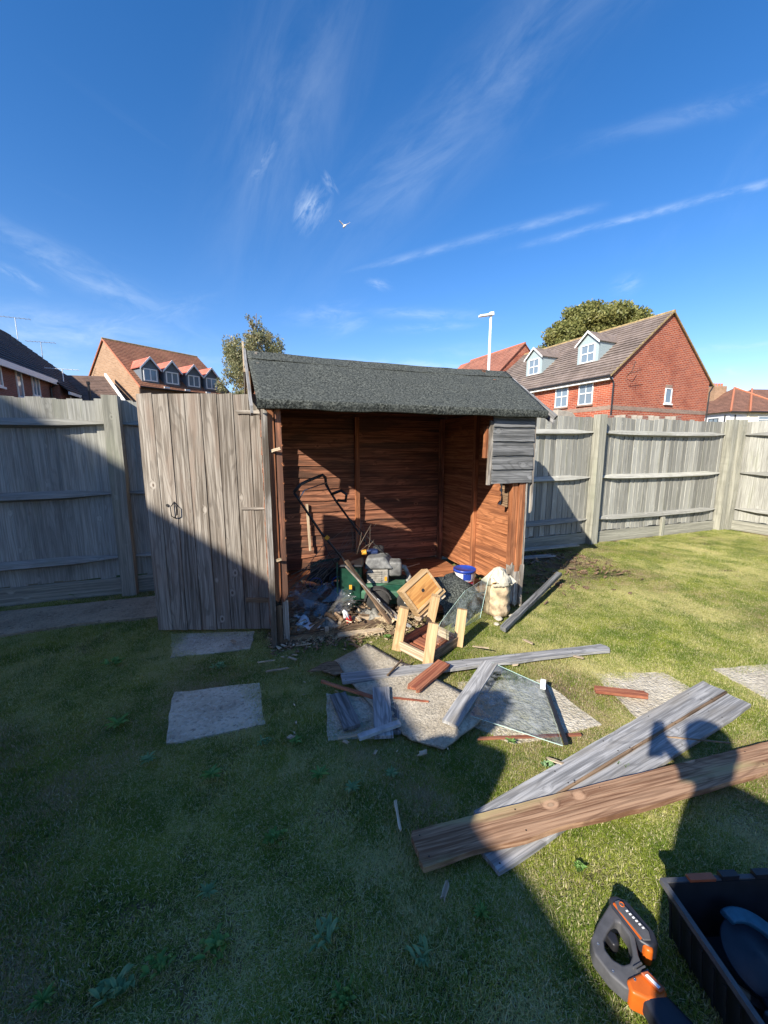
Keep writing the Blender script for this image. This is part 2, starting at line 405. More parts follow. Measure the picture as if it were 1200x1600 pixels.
plain('old_metal', (.20, .215, .225), .45, metal=.6, var=.3)
plain('zinc_strip', (.40, .44, .45), .5, metal=.3, var=.25)
plain('iron_black', (.02, .018, .016), .6)
plain('paper_white', (.68, .70, .74), .8, var=.12)
plain('dirty_grey', (.22, .21, .18), .9, var=.5, scale=25, bump=.6)
plain('sack_beige', (.42, .32, .20), .85, var=.5, scale=14, bump=.5)
plain('sack_white', (.48, .44, .34), .6, var=.25)
plain('twig', (.17, .13, .095), .9)
plain('cable_black', (.02, .02, .02), .5)
plain('straw', (.46, .38, .22), .9, var=.3)
plain('skin', (.45, .27, .19), .6)
plain('cloth_navy', (.03, .04, .08), .9)
plain('cloth_grey', (.12, .12, .13), .9)
plain('hair_brown', (.05, .03, .02), .9)
plain('white_sealant', (.80, .80, .80), .4)
plain('stone_pale', (.42, .38, .30), .9, var=.3)
plain('masonry_pale', (.38, .34, .28), .9, var=.3, scale=4)


def glassy(name, tint=(.95, .98, .97), rough=.02, haze=.0, hazecol=(.8, .8, .8), smear=0):
    """thin sheet: mostly clear, mirror at grazing angles, with a film of dirt"""
    m, t, b = newmat(name); t.n.remove(b)
    tp = t.node('ShaderNodeBsdfTransparent'); tp.inputs[0].default_value = (*tint, 1)
    gl = t.node('ShaderNodeBsdfGlossy'); gl.inputs[0].default_value = (1, 1, 1, 1); gl.inputs[1].default_value = rough
    lw_ = t.node('ShaderNodeLayerWeight'); lw_.inputs[0].default_value = .5
    fcg = t.m('ADD', t.m('MULTIPLY', t.m('POWER', lw_.outputs['Facing'], 4.5), .8), .05)
    a = t.node('ShaderNodeMixShader'); t.l.new(fcg, a.inputs[0]); t.l.new(tp.outputs[0], a.inputs[1]); t.l.new(gl.outputs[0], a.inputs[2])
    df = t.node('ShaderNodeBsdfDiffuse'); df.inputs[0].default_value = (*hazecol, 1)
    co = t.node('ShaderNodeTexCoord').outputs['Object']
    nz = t.noise(co, 11, 7, .7, 1.2)
    f = t.m('MULTIPLY', t.ss(nz, .35, .75), haze)
    if smear: f = t.m('ADD', f, t.ss(t.noise(co, 18, 6, .75, .5), .60, .72, 0, smear), clamp=True)
    c = t.node('ShaderNodeMixShader'); t.l.new(f, c.inputs[0]); t.l.new(a.outputs[0], c.inputs[1]); t.l.new(df.outputs[0], c.inputs[2])
    t.l.new(c.outputs[0], t.n['Material Output'].inputs[0])
    return m
glassy('clear_glass', (.80, .87, .86), .02, .42, (.55, .60, .58))
glassy('dirty_glass', (.74, .79, .79), .05, .50, (.46, .48, .48), .60)
glassy('clear_plastic', (.88, .88, .88), .10, .13, (.46, .45, .43), .20)
m_, t_, b_ = newmat('window_glass')
b_.inputs['Base Color'].default_value = (.16, .21, .26, 1); b_.inputs['Roughness'].default_value = .05; b_.inputs['Specular IOR Level'].default_value = .8
m_, t_, b_ = newmat('glass_edge')
b_.inputs['Base Color'].default_value = (.45, .62, .56, 1); b_.inputs['Roughness'].default_value = .1


# ---------------------------------------------------------------- builders
def mesh_of(name, verts, faces, mat=None, smooth=False):
    me = bpy.data.meshes.new(name); me.from_pydata([tuple(v) for v in verts], [], faces); me.update()
    if mat: me.materials.append(MATS[mat])
    if smooth:
        me.polygons.foreach_set('use_smooth', [True] * len(me.polygons))
    return me


def link(name, me, parent=None, mtx=None):
    o = bpy.data.objects.new(name, me); COL.objects.link(o)
    if parent is not None: o.parent = parent
    if mtx is not None: o.matrix_local = mtx
    return o


def tag(o, label=None, cat=None, group=None, kind=None):
    if label: o['label'] = label
    if cat: o['category'] = cat
    if group: o['group'] = group
    if kind: o['kind'] = kind
    return o


def thing(name, label, cat, loc=(0, 0, 0), rz=0, group=None):
    o = bpy.data.objects.new(name, None); COL.objects.link(o); o.empty_display_size = .1
    o.location = loc; o.rotation_euler = (0, 0, rz)
    return tag(o, label, cat, group)


def axes(o, x, y=None, z=None):
    """matrix with origin o, x axis along x, and z (or y) roughly along the other"""
    x = Vector(x).normalized()
    if z is not None:
        z = Vector(z); y = z.cross(x).normalized(); z = x.cross(y).normalized()
    else:
        y = Vector(y); z = x.cross(y).normalized(); y = z.cross(x).normalized()
    M = Matrix.Identity(4)
    for i in range(3): M[i][0], M[i][1], M[i][2], M[i][3] = x[i], y[i], z[i], o[i]
    return M


class MB:
    def __init__(s): s.v = []; s.f = []
    def add(s, verts, faces, M=None):
        b = len(s.v)
        s.v += [tuple(M @ Vector(v)) for v in verts] if M else [tuple(v) for v in verts]
        s.f += [tuple(i + b for i in f) for f in faces]; return s
    def box(s, a, b, M=None):
        x0, y0, z0 = a; x1, y1, z1 = b
        return s.add([(x0, y0, z0), (x1, y0, z0), (x1, y1, z0), (x0, y1, z0), (x0, y0, z1), (x1, y0, z1), (x1, y1, z1), (x0, y1, z1)],
                     [(3, 2, 1, 0), (4, 5, 6, 7), (0, 1, 5, 4), (1, 2, 6, 5), (2, 3, 7, 6), (3, 0, 4, 7)], M)
    def prism(s, poly, h0, h1, M=None):
        n = len(poly)
        if sum(poly[i][0] * poly[(i + 1) % n][1] - poly[(i + 1) % n][0] * poly[i][1] for i in range(n)) < 0: poly = poly[::-1]
        vs = [(p[0], p[1], h0) for p in poly] + [(p[0], p[1], h1) for p in poly]
        fs = [tuple(range(n - 1, -1, -1)), tuple(range(n, 2 * n))] + [(i, (i + 1) % n, (i + 1) % n + n, i + n) for i in range(n)]
        return s.add(vs, fs, M)
    def tube(s, pts, r, n=8, M=None, caps=True):
        pts = [Vector(p) for p in pts]; rs = r if hasattr(r, '__len__') else [r] * len(pts)
        vs = []; prev = None
        for i, p in enumerate(pts):
            d = (pts[min(i + 1, len(pts) - 1)] - pts[max(i - 1, 0)]).normalized()
            up = Vector((0, 0, 1)) if abs(d.z) < .9 else Vector((1, 0, 0))
            a = d.cross(up).normalized() if prev is None else (prev - d * prev.dot(d)).normalized()
            prev = a; b = d.cross(a)
            vs += [p + (a * math.cos(2 * math.pi * k / n) + b * math.sin(2 * math.pi * k / n)) * rs[i] for k in range(n)]
        fs = [(i * n + k, i * n + (k + 1) % n, (i + 1) * n + (k + 1) % n, (i + 1) * n + k) for i in range(len(pts) - 1) for k in range(n)]
        fs = [f[::-1] for f in fs]
        if caps: fs += [tuple(range(n)), tuple(range(len(vs) - 1, len(vs) - n - 1, -1))]
        return s.add(vs, fs, M)
    def lathe(s, prof, n=20, M=None):
        vs = [(r * math.cos(2 * math.pi * k / n), r * math.sin(2 * math.pi * k / n), z) for r, z in prof for k in range(n)]
        fs = [(i * n + k, i * n + (k + 1) % n, (i + 1) * n + (k + 1) % n, (i + 1) * n + k) for i in range(len(prof) - 1) for k in range(n)]
        fs += [tuple(range(n - 1, -1, -1)), tuple(range(len(vs) - n, len(vs)))]
        return s.add(vs, fs, M)
    def build(s, name, mat, parent=None, mtx=None, smooth=False, bev=0, seg=2):
        o = link(name, mesh_of(name, s.v, s.f, mat, smooth), parent, mtx)
        if bev:
            m = o.modifiers.new('bevel', 'BEVEL'); m.width = bev; m.segments = seg; m.limit_method = 'ANGLE'; m.angle_limit = R(35)
            o.data.polygons.foreach_set('use_smooth', [True] * len(o.data.polygons))
            mw = o.modifiers.new('wn', 'WEIGHTED_NORMAL'); mw.keep_sharp = True
        return o


def board_mesh(L, W, T, nx=6, ny=1, wob=.002, jag=(0, 0), taper=0, bow=0, seed=0, mat=None, edge=0):
    """a plank: length on X from 0, width on Y centred, thickness on Z centred; jag = broken ends (start, end), edge = wavy lower edge"""
    r = random.Random(seed); vs = []; top = []; bot = []
    ph = r.random() * 9
    for i in range(nx + 1):
        f = i / nx
        for j in range(ny + 1):
            g = j / ny
            x = f * L; y = (g - .5) * W
            if i == 0: x += r.random() * jag[0]
            if i == nx: x -= r.random() * jag[1]
            if ny == 1 or j in (0, ny): y += r.uniform(-wob, wob)
            if j == 0 and edge: y += edge * (mnoise.noise((f * L * 4 + ph, seed * 1.7, 0)) - .2)
            z = bow * math.sin(f * math.pi) + r.uniform(-wob, wob) * .5
            th = T * (1 - taper * g)
            top.append((x, y, z + th / 2)); bot.append((x, y, z - th / 2))
    vs = top + bot; n = len(top); q = ny + 1; fs = []
    for i in range(nx):
        for j in range(ny):
            a = i * q + j
            fs.append((a, a + q, a + q + 1, a + 1)); fs.append((a + n, a + 1 + n, a + q + 1 + n, a + q + n))
        a = i * q; fs.append((a, a + n, a + q + n, a + q)); a = i * q + ny; fs.append((a, a + q, a + q + n, a + n))
    for j in range(ny):
        fs.append((j, j + 1, j + 1 + n, j + n)); a = nx * q + j; fs.append((a + 1, a, a + n, a + 1 + n))
    return mesh_of('board', vs, fs, mat)


# shed / estate frame
ANG = R(20.2); A0 = Vector((-.73, 2.63, 0)); UX = Vector((math.cos(ANG), math.sin(ANG), 0)); VY = Vector((-math.sin(ANG), math.cos(ANG), 0)); ZZ = Vector((0, 0, 1))
def SW(x, y, z=0): return A0 + UX * x + VY * y + ZZ * z
XU, YU = Vector((1, 0, 0)), Vector((0, 1, 0))


# ---------------------------------------------------------------- ground
gm = MB(); gm.add([(-500, -500, -.30), (500, -500, -.30), (500, 500, -.30), (-500, 500, -.30)], [(0, 1, 2, 3)])
g0 = gm.build('ground', 'lawn_soil'); tag(g0, kind='structure')
nx, ny = 70, 60; vs = []; fs = []
for j in range(ny + 1):
    for i in range(nx + 1):
        x = -7 + 15.5 * i / nx; y = -3 + 13.5 * j / ny
        vs.append((x, y, .010 * mnoise.noise((x * 1.1, y * 1.1, 0)) - .012))
for j in range(ny):
    for i in range(nx):
        a = j * (nx + 1) + i; fs.append((a, a + 1, a + nx + 2, a + nx + 1))
lawn = link('lawn', mesh_of('lawn', vs, fs, 'lawn_soil', True)); tag(lawn, kind='structure')

# path along the fence (left)
ptop = [(-6, 2.02), (-6.0, 1.35), (-3.37, 2.15), (-2.45, 2.90), (-1.9, 3.03), (-1.5, 2.95), (-1.45, 3.75), (-2.2, 3.52), (-3.4, 3.20)]
ptop = [(-5.6, 2.3), (-5.6, 1.75), (-2.844, 2.73), (-2.44, 2.92), (-1.9, 3.06), (-1.35, 3.2), (-1.45, 3.80), (-2.15, 3.52), (-3.36, 3.13)]
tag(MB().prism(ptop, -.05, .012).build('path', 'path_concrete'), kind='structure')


# ---------------------------------------------------------------- fences
def fence(root, posts, x0, x1, seed, z_top=1.80, boards_before=0):
    """local frame: x along, posts' front at y=0, boards behind (+y)"""
    r = random.Random(seed)
    pm = [board_mesh(1.86, .12, .12, 8, 1, .003, seed=seed + k, mat='post_wood') for k in range(3)]
    for px in posts:
        lean = r.uniform(-.006, .006)
        link('post', pm[r.randrange(3)], root, axes((px, .06, -.02), (lean, 0, 1), z=(0, -1, 0)))
    pales = [board_mesh(1.66, .118, .022, 3, 1, .0025, (.004, .012), taper=.7, bow=.002, seed=seed * 3 + k, mat='fence_wood') for k in range(8)]
    x = x0; i = 0
    while x < x1:
        M = axes((x + .05, .142 + r.uniform(-.003, .003), .155 + r.uniform(-.012, .012)), (r.uniform(-.006, .006), 0, 1), z=(.14 + r.uniform(-.04, .04), -1, 0))
        link('pale', pales[r.randrange(8)], root, M)
        x += .098 + r.uniform(-.004, .004); i += 1
    ps = sorted(posts)
    spans = [(a + .062, b - .062) for a, b in zip(ps[:-1], ps[1:])]
    for a, b in spans:
        L = b - a
        for z in (1.60, .965, .355):
            mb = MB()
            n = 8; pts = []
            for k in range(n + 1):
                f = k / n; xx = a + L * f
                tp = .25 + .75 * min(1, min(f, 1 - f) * L / .16)        # arris ends are shaved to a point
                hh = .042 * tp; dd = .062 * (.35 + .65 * tp); sg = -.012 * math.sin(math.pi * f) + r.uniform(-.001, .001)
                pts += [(xx, .128, z + hh + sg), (xx, .128 - dd * .75, z + hh * .35 + sg), (xx, .128 - dd, z - hh * .45 + sg), (xx, .128, z - hh + sg)]
            fs = []
            for k in range(n):
                for q in range(4):
                    fs.append((k * 4 + q, k * 4 + (q + 1) % 4, (k + 1) * 4 + (q + 1) % 4, (k + 1) * 4 + q))
            fs += [(3, 2, 1, 0), (n * 4, n * 4 + 1, n * 4 + 2, n * 4 + 3)]
            mb.add([(p[0] - a, p[1] - .1, p[2] - z) for p in pts], fs)
            mb.build('rail', 'fence_wood', root, Matrix.Translation((a, .1, z)))
        gb = board_mesh(L, .165, .024, 8, 1, .004, seed=int(a * 10) + 99, mat='post_wood')
        link('gravel_board', gb, root, axes((a, .105, .07), (1, 0, 0), z=(0, -1, 0)))
        if L > 2:
            link('cleat', board_mesh(.32, .06, .04, 2, 1, .002, seed=5, mat='post_wood'), root, axes((a + L * .53, .082, -.02), (0, 0, 1), z=(0, -1, 0)))


fr = thing('long_fence', 'long grey closeboard timber fence running behind the open shed', 'fence', SW(0, 1.46), ANG)
fence(fr, [-4.15, -1.262, 1.66, 4.565, 7.44], -5.0, 7.36, 11)
fr2 = thing('side_fence', 'short grey closeboard fence turning towards the viewer at the right corner', 'fence', SW(7.64, 1.54), ANG - math.pi / 2)
fence(fr2, [0.0, 2.9], .03, 3.6, 23)

# ---------------------------------------------------------------- slabs in the lawn
def slab(poly, label, h=-.001, mat='pebbled_concrete'):
    cx = sum(p[0] for p in poly) / len(poly); cy = sum(p[1] for p in poly) / len(poly)
    pp = []; r = random.Random(int(cx * 100) + 5)
    n = len(poly)
    for i in range(n):
        a, b = Vector(poly[i]), Vector(poly[(i + 1) % n])
        for k in range(6):
            q = a.lerp(b, k / 6); pp.append((q.x - cx + r.uniform(-.007, .007), q.y - cy + r.uniform(-.007, .007)))
    o = MB().prism(pp, -.04, h).build('paving_slab', 'pebbled_concrete', None, Matrix.Translation((cx, cy, 0)))
    return tag(o, label, 'paving slab', 'concrete slabs sunk in the lawn')
SL = [[(-1.60, 2.78), (-.99, 2.82), (-.93, 2.56), (-1.42, 2.44)], [(-1.206, 2.06), (-.745, 2.156), (-.604, 1.80), (-1.037, 1.66)],
      [(1.287, 2.26), (1.75, 2.265), (1.80, 2.05), (1.316, 1.80)], [(2.081, 2.30), (2.50, 2.36), (2.55, 1.98), (2.15, 1.94)],
      [(.44, 2.16), (.95, 2.19), (1.10, 1.80), (.62, 1.66), (.42, 1.80)], [(-.33, 2.05), (-.06, 2.0), (-.02, 1.70), (-.27, 1.69)]]
LB = ['pebbled concrete slab half hidden under the foot of the open shed door', 'pebbled concrete slab alone in the shaded lawn left of the rubble',
      'sunlit concrete slab with the red offcut on it', 'concrete slab at the right edge of the picture', 'concrete slab lying under the big pane of glass',
      'concrete slab under the two short dark offcuts']
for p, l in zip(SL, LB): slab(p, l)


# ---------------------------------------------------------------- shed
shed = thing('garden_shed', 'half dismantled wooden garden shed with felt roof and open front', 'shed', A0, ANG)
r = random.Random(3)
LEN, DEP, RIDX0, RIDX1 = 2.03, 1.45, -.115, 2.335
# floor
for k in range(13):
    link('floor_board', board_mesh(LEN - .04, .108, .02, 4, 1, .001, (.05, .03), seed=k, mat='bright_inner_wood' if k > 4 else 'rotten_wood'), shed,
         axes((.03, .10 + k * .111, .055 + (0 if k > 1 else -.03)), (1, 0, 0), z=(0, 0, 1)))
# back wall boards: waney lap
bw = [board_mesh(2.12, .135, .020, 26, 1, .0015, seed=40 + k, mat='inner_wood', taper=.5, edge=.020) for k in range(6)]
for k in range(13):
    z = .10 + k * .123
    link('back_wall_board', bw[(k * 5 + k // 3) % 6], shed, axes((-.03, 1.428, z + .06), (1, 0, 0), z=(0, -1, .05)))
for k in range(3):   # rear gable triangle is hidden by the roof; the plate closes it
    pass
# right wall boards (run along y), with a broken hole near the front
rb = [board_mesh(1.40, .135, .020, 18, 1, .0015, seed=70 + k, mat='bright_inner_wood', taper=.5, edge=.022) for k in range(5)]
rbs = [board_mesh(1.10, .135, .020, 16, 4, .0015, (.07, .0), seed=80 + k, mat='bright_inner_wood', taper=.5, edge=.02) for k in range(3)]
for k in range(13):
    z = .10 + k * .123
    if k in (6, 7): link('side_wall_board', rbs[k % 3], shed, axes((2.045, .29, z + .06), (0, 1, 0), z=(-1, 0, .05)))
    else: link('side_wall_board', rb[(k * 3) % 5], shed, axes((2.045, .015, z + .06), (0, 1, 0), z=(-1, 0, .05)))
for k in range(4):   # gable triangle boards, both ends
    z = 1.70 + k * .11; hw = .70 * (1 - (k + .6) * .11 / .46)
    for xx in (2.05, -.045):
        if hw > .05: link('gable_board', board_mesh(2 * hw, .118, .018, 3, 1, .001, seed=90 + k, mat='inner_wood' if xx > 0 else 'door_wood'), shed, axes((xx, .75 - hw, z + .03), (0, 1, 0), z=(-1, 0, 0)))
# left wall: only two narrow strips beside the doorway
for k in range(13):
    z = .10 + k * .123
    link('side_wall_board', board_mesh(.20, .12, .018, 2, 1, .001, seed=110 + k, mat='inner_wood'), shed, axes((-.055, .0, z + .06), (0, 1, 0), z=(-1, 0, .08)))
    link('side_wall_board', board_mesh(.27, .12, .018, 2, 1, .001, seed=130 + k, mat='inner_wood'), shed, axes((-.055, 1.19, z + .06), (0, 1, 0), z=(-1, 0, .08)))
def stud(p0, p1, w_, t_, mat, zdir, name='stud', seed=0, jag=(0, 0)):
    p0, p1 = Vector(p0), Vector(p1)
    return link(name, board_mesh((p1 - p0).length, w_, t_, 10, 2, .0015, jag, seed=seed, mat=mat), shed, axes(p0, p1 - p0, z=zdir))
for x_ in (.98,): stud((x_, 1.395, .06), (x_, 1.395, 1.70), .045, .045, 'bright_inner_wood', (0, -1, 0), seed=1)
stud((2.0, 1.385, .06), (2.0, 1.385, 1.70), .05, .05, 'inner_wood', (0, -1, 0), seed=2)
stud((-.02, 1.39, .06), (-.02, 1.39, 1.70), .045, .045, 'inner_wood', (0, -1, 0), seed=3)
stud((2.018, .70, .06), (2.018, .70, 1.75), .045, .04, 'bright_inner_wood', (-1, 0, 0), seed=4)
stud((-.04, .215, .05), (-.04, .215, 1.77), .045, .045, 'inner_wood', (-1, 0, 0), seed=6)
stud((-.04, 1.20, .05), (-.04, 1.20, 1.77), .045, .045, 'inner_wood', (-1, 0, 0), seed=7)
stud((-.05, .19, 1.79), (-.05, 1.24, 1.79), .05, .045, 'inner_wood', (-1, 0, 0), 'lintel', 8)
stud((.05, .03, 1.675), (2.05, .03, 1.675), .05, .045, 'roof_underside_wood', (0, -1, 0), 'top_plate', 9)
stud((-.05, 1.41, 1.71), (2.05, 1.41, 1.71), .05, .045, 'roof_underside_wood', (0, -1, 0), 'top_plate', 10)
# pale strip standing in for the sliver of sunlight on the rear wall
stud((.445, 1.375, .30), (.43, 1.40, .80), .022, .012, 'splinter_wood', (0, -1, 0), 'sunlight_strip', 19)
# left front post: flaky outer batten, two inner studs
stud((-.052, -.012, -.02), (-.050, -.012, 1.64), .036, .07, 'flaky_white_wood', (0, -1, 0), 'corner_batten', 11, (.03, .03))
stud((-.012, -.004, .32), (-.012, -.004, 1.66), .038, .045, 'bright_inner_wood', (0, -1, 0), 'corner_post', 12, (.08, 0))
stud((.034, .0, .30), (.034, .0, 1.66), .040, .04, 'inner_wood', (0, -1, 0), 'corner_post', 13, (.1, 0))
stud((-.010, -.003, .0), (-.012, -.003, .33), .036, .045, 'rotten_wood', (0, -1, 0), 'rotten_post_foot', 14, (.02, .08)).location.z += 0
stud((.034, .001, .01), (.034, .001, .36), .040, .04, 'flaky_white_wood', (0, -1, 0), 'rotten_post_foot', 15, (.03, .1))
for (zz_, dx_) in ((1.36, .05), (.62, .03)):
    stud((-.02, -.03, zz_), (-.02 + dx_ * 1.3, -.06, zz_ + .02), .018, .006, 'splinter_wood', (0, -1, 0), 'splinter', int(zz_ * 10), (.0, .02))
for k in range(9):    # nails and torn board stubs up the inner stud
    stud((.050, -.012, .52 + k * .125), (.059, -.022, .525 + k * .125), .010 + .012 * (k % 3 == 0), .010, 'bright_inner_wood', (0, -1, 0), 'board_stub', 30 + k, (0, .01))
# sill under the opening, rotten
stud((-.05, .02, .02), (.95, .02, .03), .07, .05, 'rotten_wood', (0, 0, 1), 'rotten_sill', 16, (.0, .15))
stud((2.10, .02, .94), (2.10, .36, .95), .30, .012, 'rotten_wood', (1, 0, 0), 'loose_board', 41)  # dark board added outside the wall hole to make the gap look dark
# right front post
stud((1.955, .01, .30), (1.945, .01, 1.09), .050, .05, 'bright_inner_wood', (0, -1, 0), 'corner_post', 17, (.12, 0))
stud((2.0, .0, .02), (1.998, .0, 1.09), .040, .055, 'bright_inner_wood', (0, -1, 0), 'corner_post', 18, (.3, 0))
stud((1.945, .004, .01), (1.952, .004, .42), .050, .05, 'flaky_white_wood', (0, -1, 0), 'rotten_post_foot', 20, (.06, .12))
stud((1.99, -.006, -.01), (1.996, -.006, .36), .046, .05, 'flaky_white_wood', (0, -1, 0), 'rotten_post_foot', 21, (.07, .16))
stud((2.052, -.008, .30), (2.050, -.008, 1.09), .014, .05, 'flaky_white_wood', (0, -1, 0), 'corner_batten', 44, (.03, 0))
stud((2.030, -.004, .34), (2.026, -.004, 1.09), .026, .05, 'bright_inner_wood', (0, -1, 0), 'corner_post', 45, (.12, 0))
stud((2.036, -.012, -.01), (2.042, -.012, .38), .034, .06, 'flaky_white_wood', (0, -1, 0), 'corner_batten', 22, (.06, .0))
# remnant of the front cladding hanging from the eave
rm = [board_mesh(.405, .122, .018, 8, 1, .002, (.006, .004), seed=150 + k, mat='black_weathered_wood', taper=.3) for k in range(5)]
for k in range(5):
    link('cladding_board', rm[k], shed, axes((1.685, -.030, 1.155 + k * .113), (1, 0, 0), z=(0, -1, .08)))
stud((1.668, -.022, 1.085), (1.680, -.022, 1.60), .030, .022, 'flaky_white_wood', (0, -1, 0), 'window_batten', 23, (0, .02))
stud((1.655, .012, 1.30), (1.665, .012, 1.58), .035, .04, 'bright_inner_wood', (0, -1, 0), 'window_frame', 24, (.0, .06))
stud((2.108, -.022, .83), (2.102, -.020, 1.67), .016, .022, 'flaky_white_wood', (0, -1, 0), 'corner_strip', 25, (.02, 0))
# roof: felt over boards
def zroof(y):  # top surface
    return 2.105 - abs(y - .72) * (.445 / .80)
def felt(y0, y1, name, zoff, x0=RIDX0, x1=RIDX1, seed=0, drop=0.0):
    nx_, ny_ = 60, 16; vs = []; fs = []
    for j in range(ny_ + 1):
        y = y0 + (y1 - y0) * j / ny_
        for i in range(nx_ + 1):
            f = i / nx_; t_ = abs(y - .72) / .80
            xr = x1 - .17 * t_; xl = x0 + .02 * t_
            x = xl + (xr - xl) * f
            z = zroof(y) + zoff + .008 * mnoise.noise((x * 2.2, y * 2.5, seed)) * (1 - .75 * t_) + .004 * mnoise.noise((x * 9, y * 9, seed))
            z -= .014 * math.sin(math.pi * f) * (1 - t_)
            vs.append((x, y, z))
    if drop:
        for (dz_, dy_) in ((-.004, -.010), (-.014, -.015), (-.034, -.016), (-drop, -.008), (-drop - .004, .012)):
            for i in range(nx_ + 1):
                x, y, z = vs[ny_ * (nx_ + 1) + i]
                k = mnoise.noise((x * 5, dz_ * 40, 4)); k2 = mnoise.noise((x * 14, dz_ * 20, 7))
                vs.append((x, y + dy_ + .002 * k + .004 * k2, z + dz_ * (1 + .12 * mnoise.noise((x * 3, 0, 9)))))
        ny_ += 5
    for j in range(ny_):
        for i in range(nx_):
            a = j * (nx_ + 1) + i; fs.append((a, a + nx_ + 1, a + nx_ + 2, a + 1))
    o = link(name, mesh_of(name, vs, fs, 'roof_felt', True), shed)
    if drop:
        fl = [True] * len(o.data.polygons); fl[16 * nx_:] = [False] * (len(fl) - 16 * nx_); o.data.polygons.foreach_set('use_smooth', fl)
    sm = o.modifiers.new('thick', 'SOLIDIFY'); sm.thickness = .005; sm.offset = -1
    return o
felt(.72, -.085, 'roof_felt', .030, drop=.06, seed=1)
felt(.72, 1.54, 'roof_felt', .030, seed=2)
felt(.86, .555, 'ridge_felt', .038, seed=3)
for k in range(8):
    y = -.07 + k * .1
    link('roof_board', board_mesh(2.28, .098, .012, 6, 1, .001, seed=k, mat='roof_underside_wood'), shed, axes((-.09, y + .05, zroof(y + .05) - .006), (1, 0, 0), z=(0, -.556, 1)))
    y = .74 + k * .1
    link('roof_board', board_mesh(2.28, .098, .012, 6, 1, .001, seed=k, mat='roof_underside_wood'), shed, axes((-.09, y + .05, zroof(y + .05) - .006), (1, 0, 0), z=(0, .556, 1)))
# barge boards
stud((-.128, .74, 2.125), (-.122, -.01, 1.60), .075, .016, 'grey_plank_wood', (-1, 0, 0), 'barge_board', 26, (0, .03))
stud((-.128, .76, 2.06), (-.128, 1.52, 1.64), .075, .016, 'door_wood', (-1, 0, 0), 'barge_board', 27)
stud((2.345, .74, 2.09), (2.215, -.13, 1.60), .080, .018, 'grey_plank_wood', (1, 0, 0), 'barge_board', 28, (0, .03))
stud((2.345, .76, 2.09), (2.20, 1.52, 1.66), .075, .016, 'grey_plank_wood', (1, 0, 0), 'barge_board', 29)
stud((-.135, .775, 1.985), (-.135, .78, 2.225), .022, .014, 'splinter_wood', (-1, 0, 0), 'finial_lath', 31, (0, .02))
stud((-.10, .82, 1.60), (-.11, .80, 2.04), .05, .03, 'rotten_wood', (-1, 0, 0), 'gable_post', 32)

# door, swung open
Mi = Matrix.Rotation(-ANG, 4, 'Z') @ Matrix.Translation(-A0)      # world -> shed local
hinge = Vector((-.828, 2.83, .02)); free = Vector((-1.705, 2.80, .02))
dvec = (free - hinge).normalized()
def dm(a, off, z, xdir, zdir=(0, -1, 0)):    # a = metres from hinge along the door
    p = hinge + dvec * a + Vector((0, off, z))
    return Mi @ axes(p, xdir, z=zdir)
Mdoor = Mi @ axes(hinge + Vector((0, .012, 0)), dvec, z=ZZ)
door = link('door', mesh_of('door', MB().box((-.002, -.006, .03), (.855, .006, 1.70)).v, MB().box((-.002, -.006, .03), (.855, .006, 1.70)).f, 'rotten_wood'), shed, Mdoor)
Md = Mdoor.inverted()
nb = 8; bwid = .876 / nb
dbm = [board_mesh(1.735, bwid - .004, .014, 8, 1, .0012, (.006, .012), seed=200 + k, mat='door_wood', bow=.002) for k in range(5)]
for k in range(nb):
    a = bwid * (k + .5)
    link('door_plank', dbm[k % 5], door, Md @ dm(a, -.006 - (.0 if k else .0) + (.0015 if k % 2 else 0), .0, (0, 0, 1)))
for (z, wd, mt, L) in ((1.605, .025, 'flaky_white_wood', .20), (.93, .020, 'flaky_white_wood', .21), (.235, .034, 'rotten_wood', .22)):
    link('ledge_strip', board_mesh(L, wd, .010, 6, 1, .002, (.0, .03), seed=int(z * 50), mat=mt), door, Md @ dm(.0, -.017, z, dvec, (0, -1, 0)))
hb = MB(); hb.tube([(0, 0, 0), (.004, -.015, .015), (.020, -.02, .03), (.022, -.02, .09), (.004, -.015, .105), (0, 0, .12)], .004, 6)
hb.tube([(0, 0, 0), (-.018, -.02, .02), (-.02, -.02, .085), (0, 0, .12)], .0035, 6)
hb.build('door_handle', 'iron_black', door, Md @ Mi @ Matrix.Translation(hinge + dvec * .672 + Vector((0, -.018, .86))), True)
MB().lathe([(.001, 0), (.011, 0), (.011, .003), (.001, .003)], 12).build('keyhole', 'iron_black', door, Md @ dm(.722, -.0175, .955, (1, 0, 0)))


# ---------------------------------------------------------------- houses
def wallmesh(mb, x0, x1, y0, y1, z0, ze, zr):
    xm = (x0 + x1) / 2
    P = [(x0, z0), (x1, z0), (x1, ze), (xm, zr), (x0, ze)]
    vs = [(x, y0, z) for x, z in P] + [(x, y1, z) for x, z in P]
    fs = [(0, 1, 2, 3, 4), (9, 8, 7, 6, 5), (0, 4, 9, 5), (4, 3, 8, 9), (3, 2, 7, 8), (2, 1, 6, 7), (1, 0, 5, 6)]
    return mb.add(vs, fs)


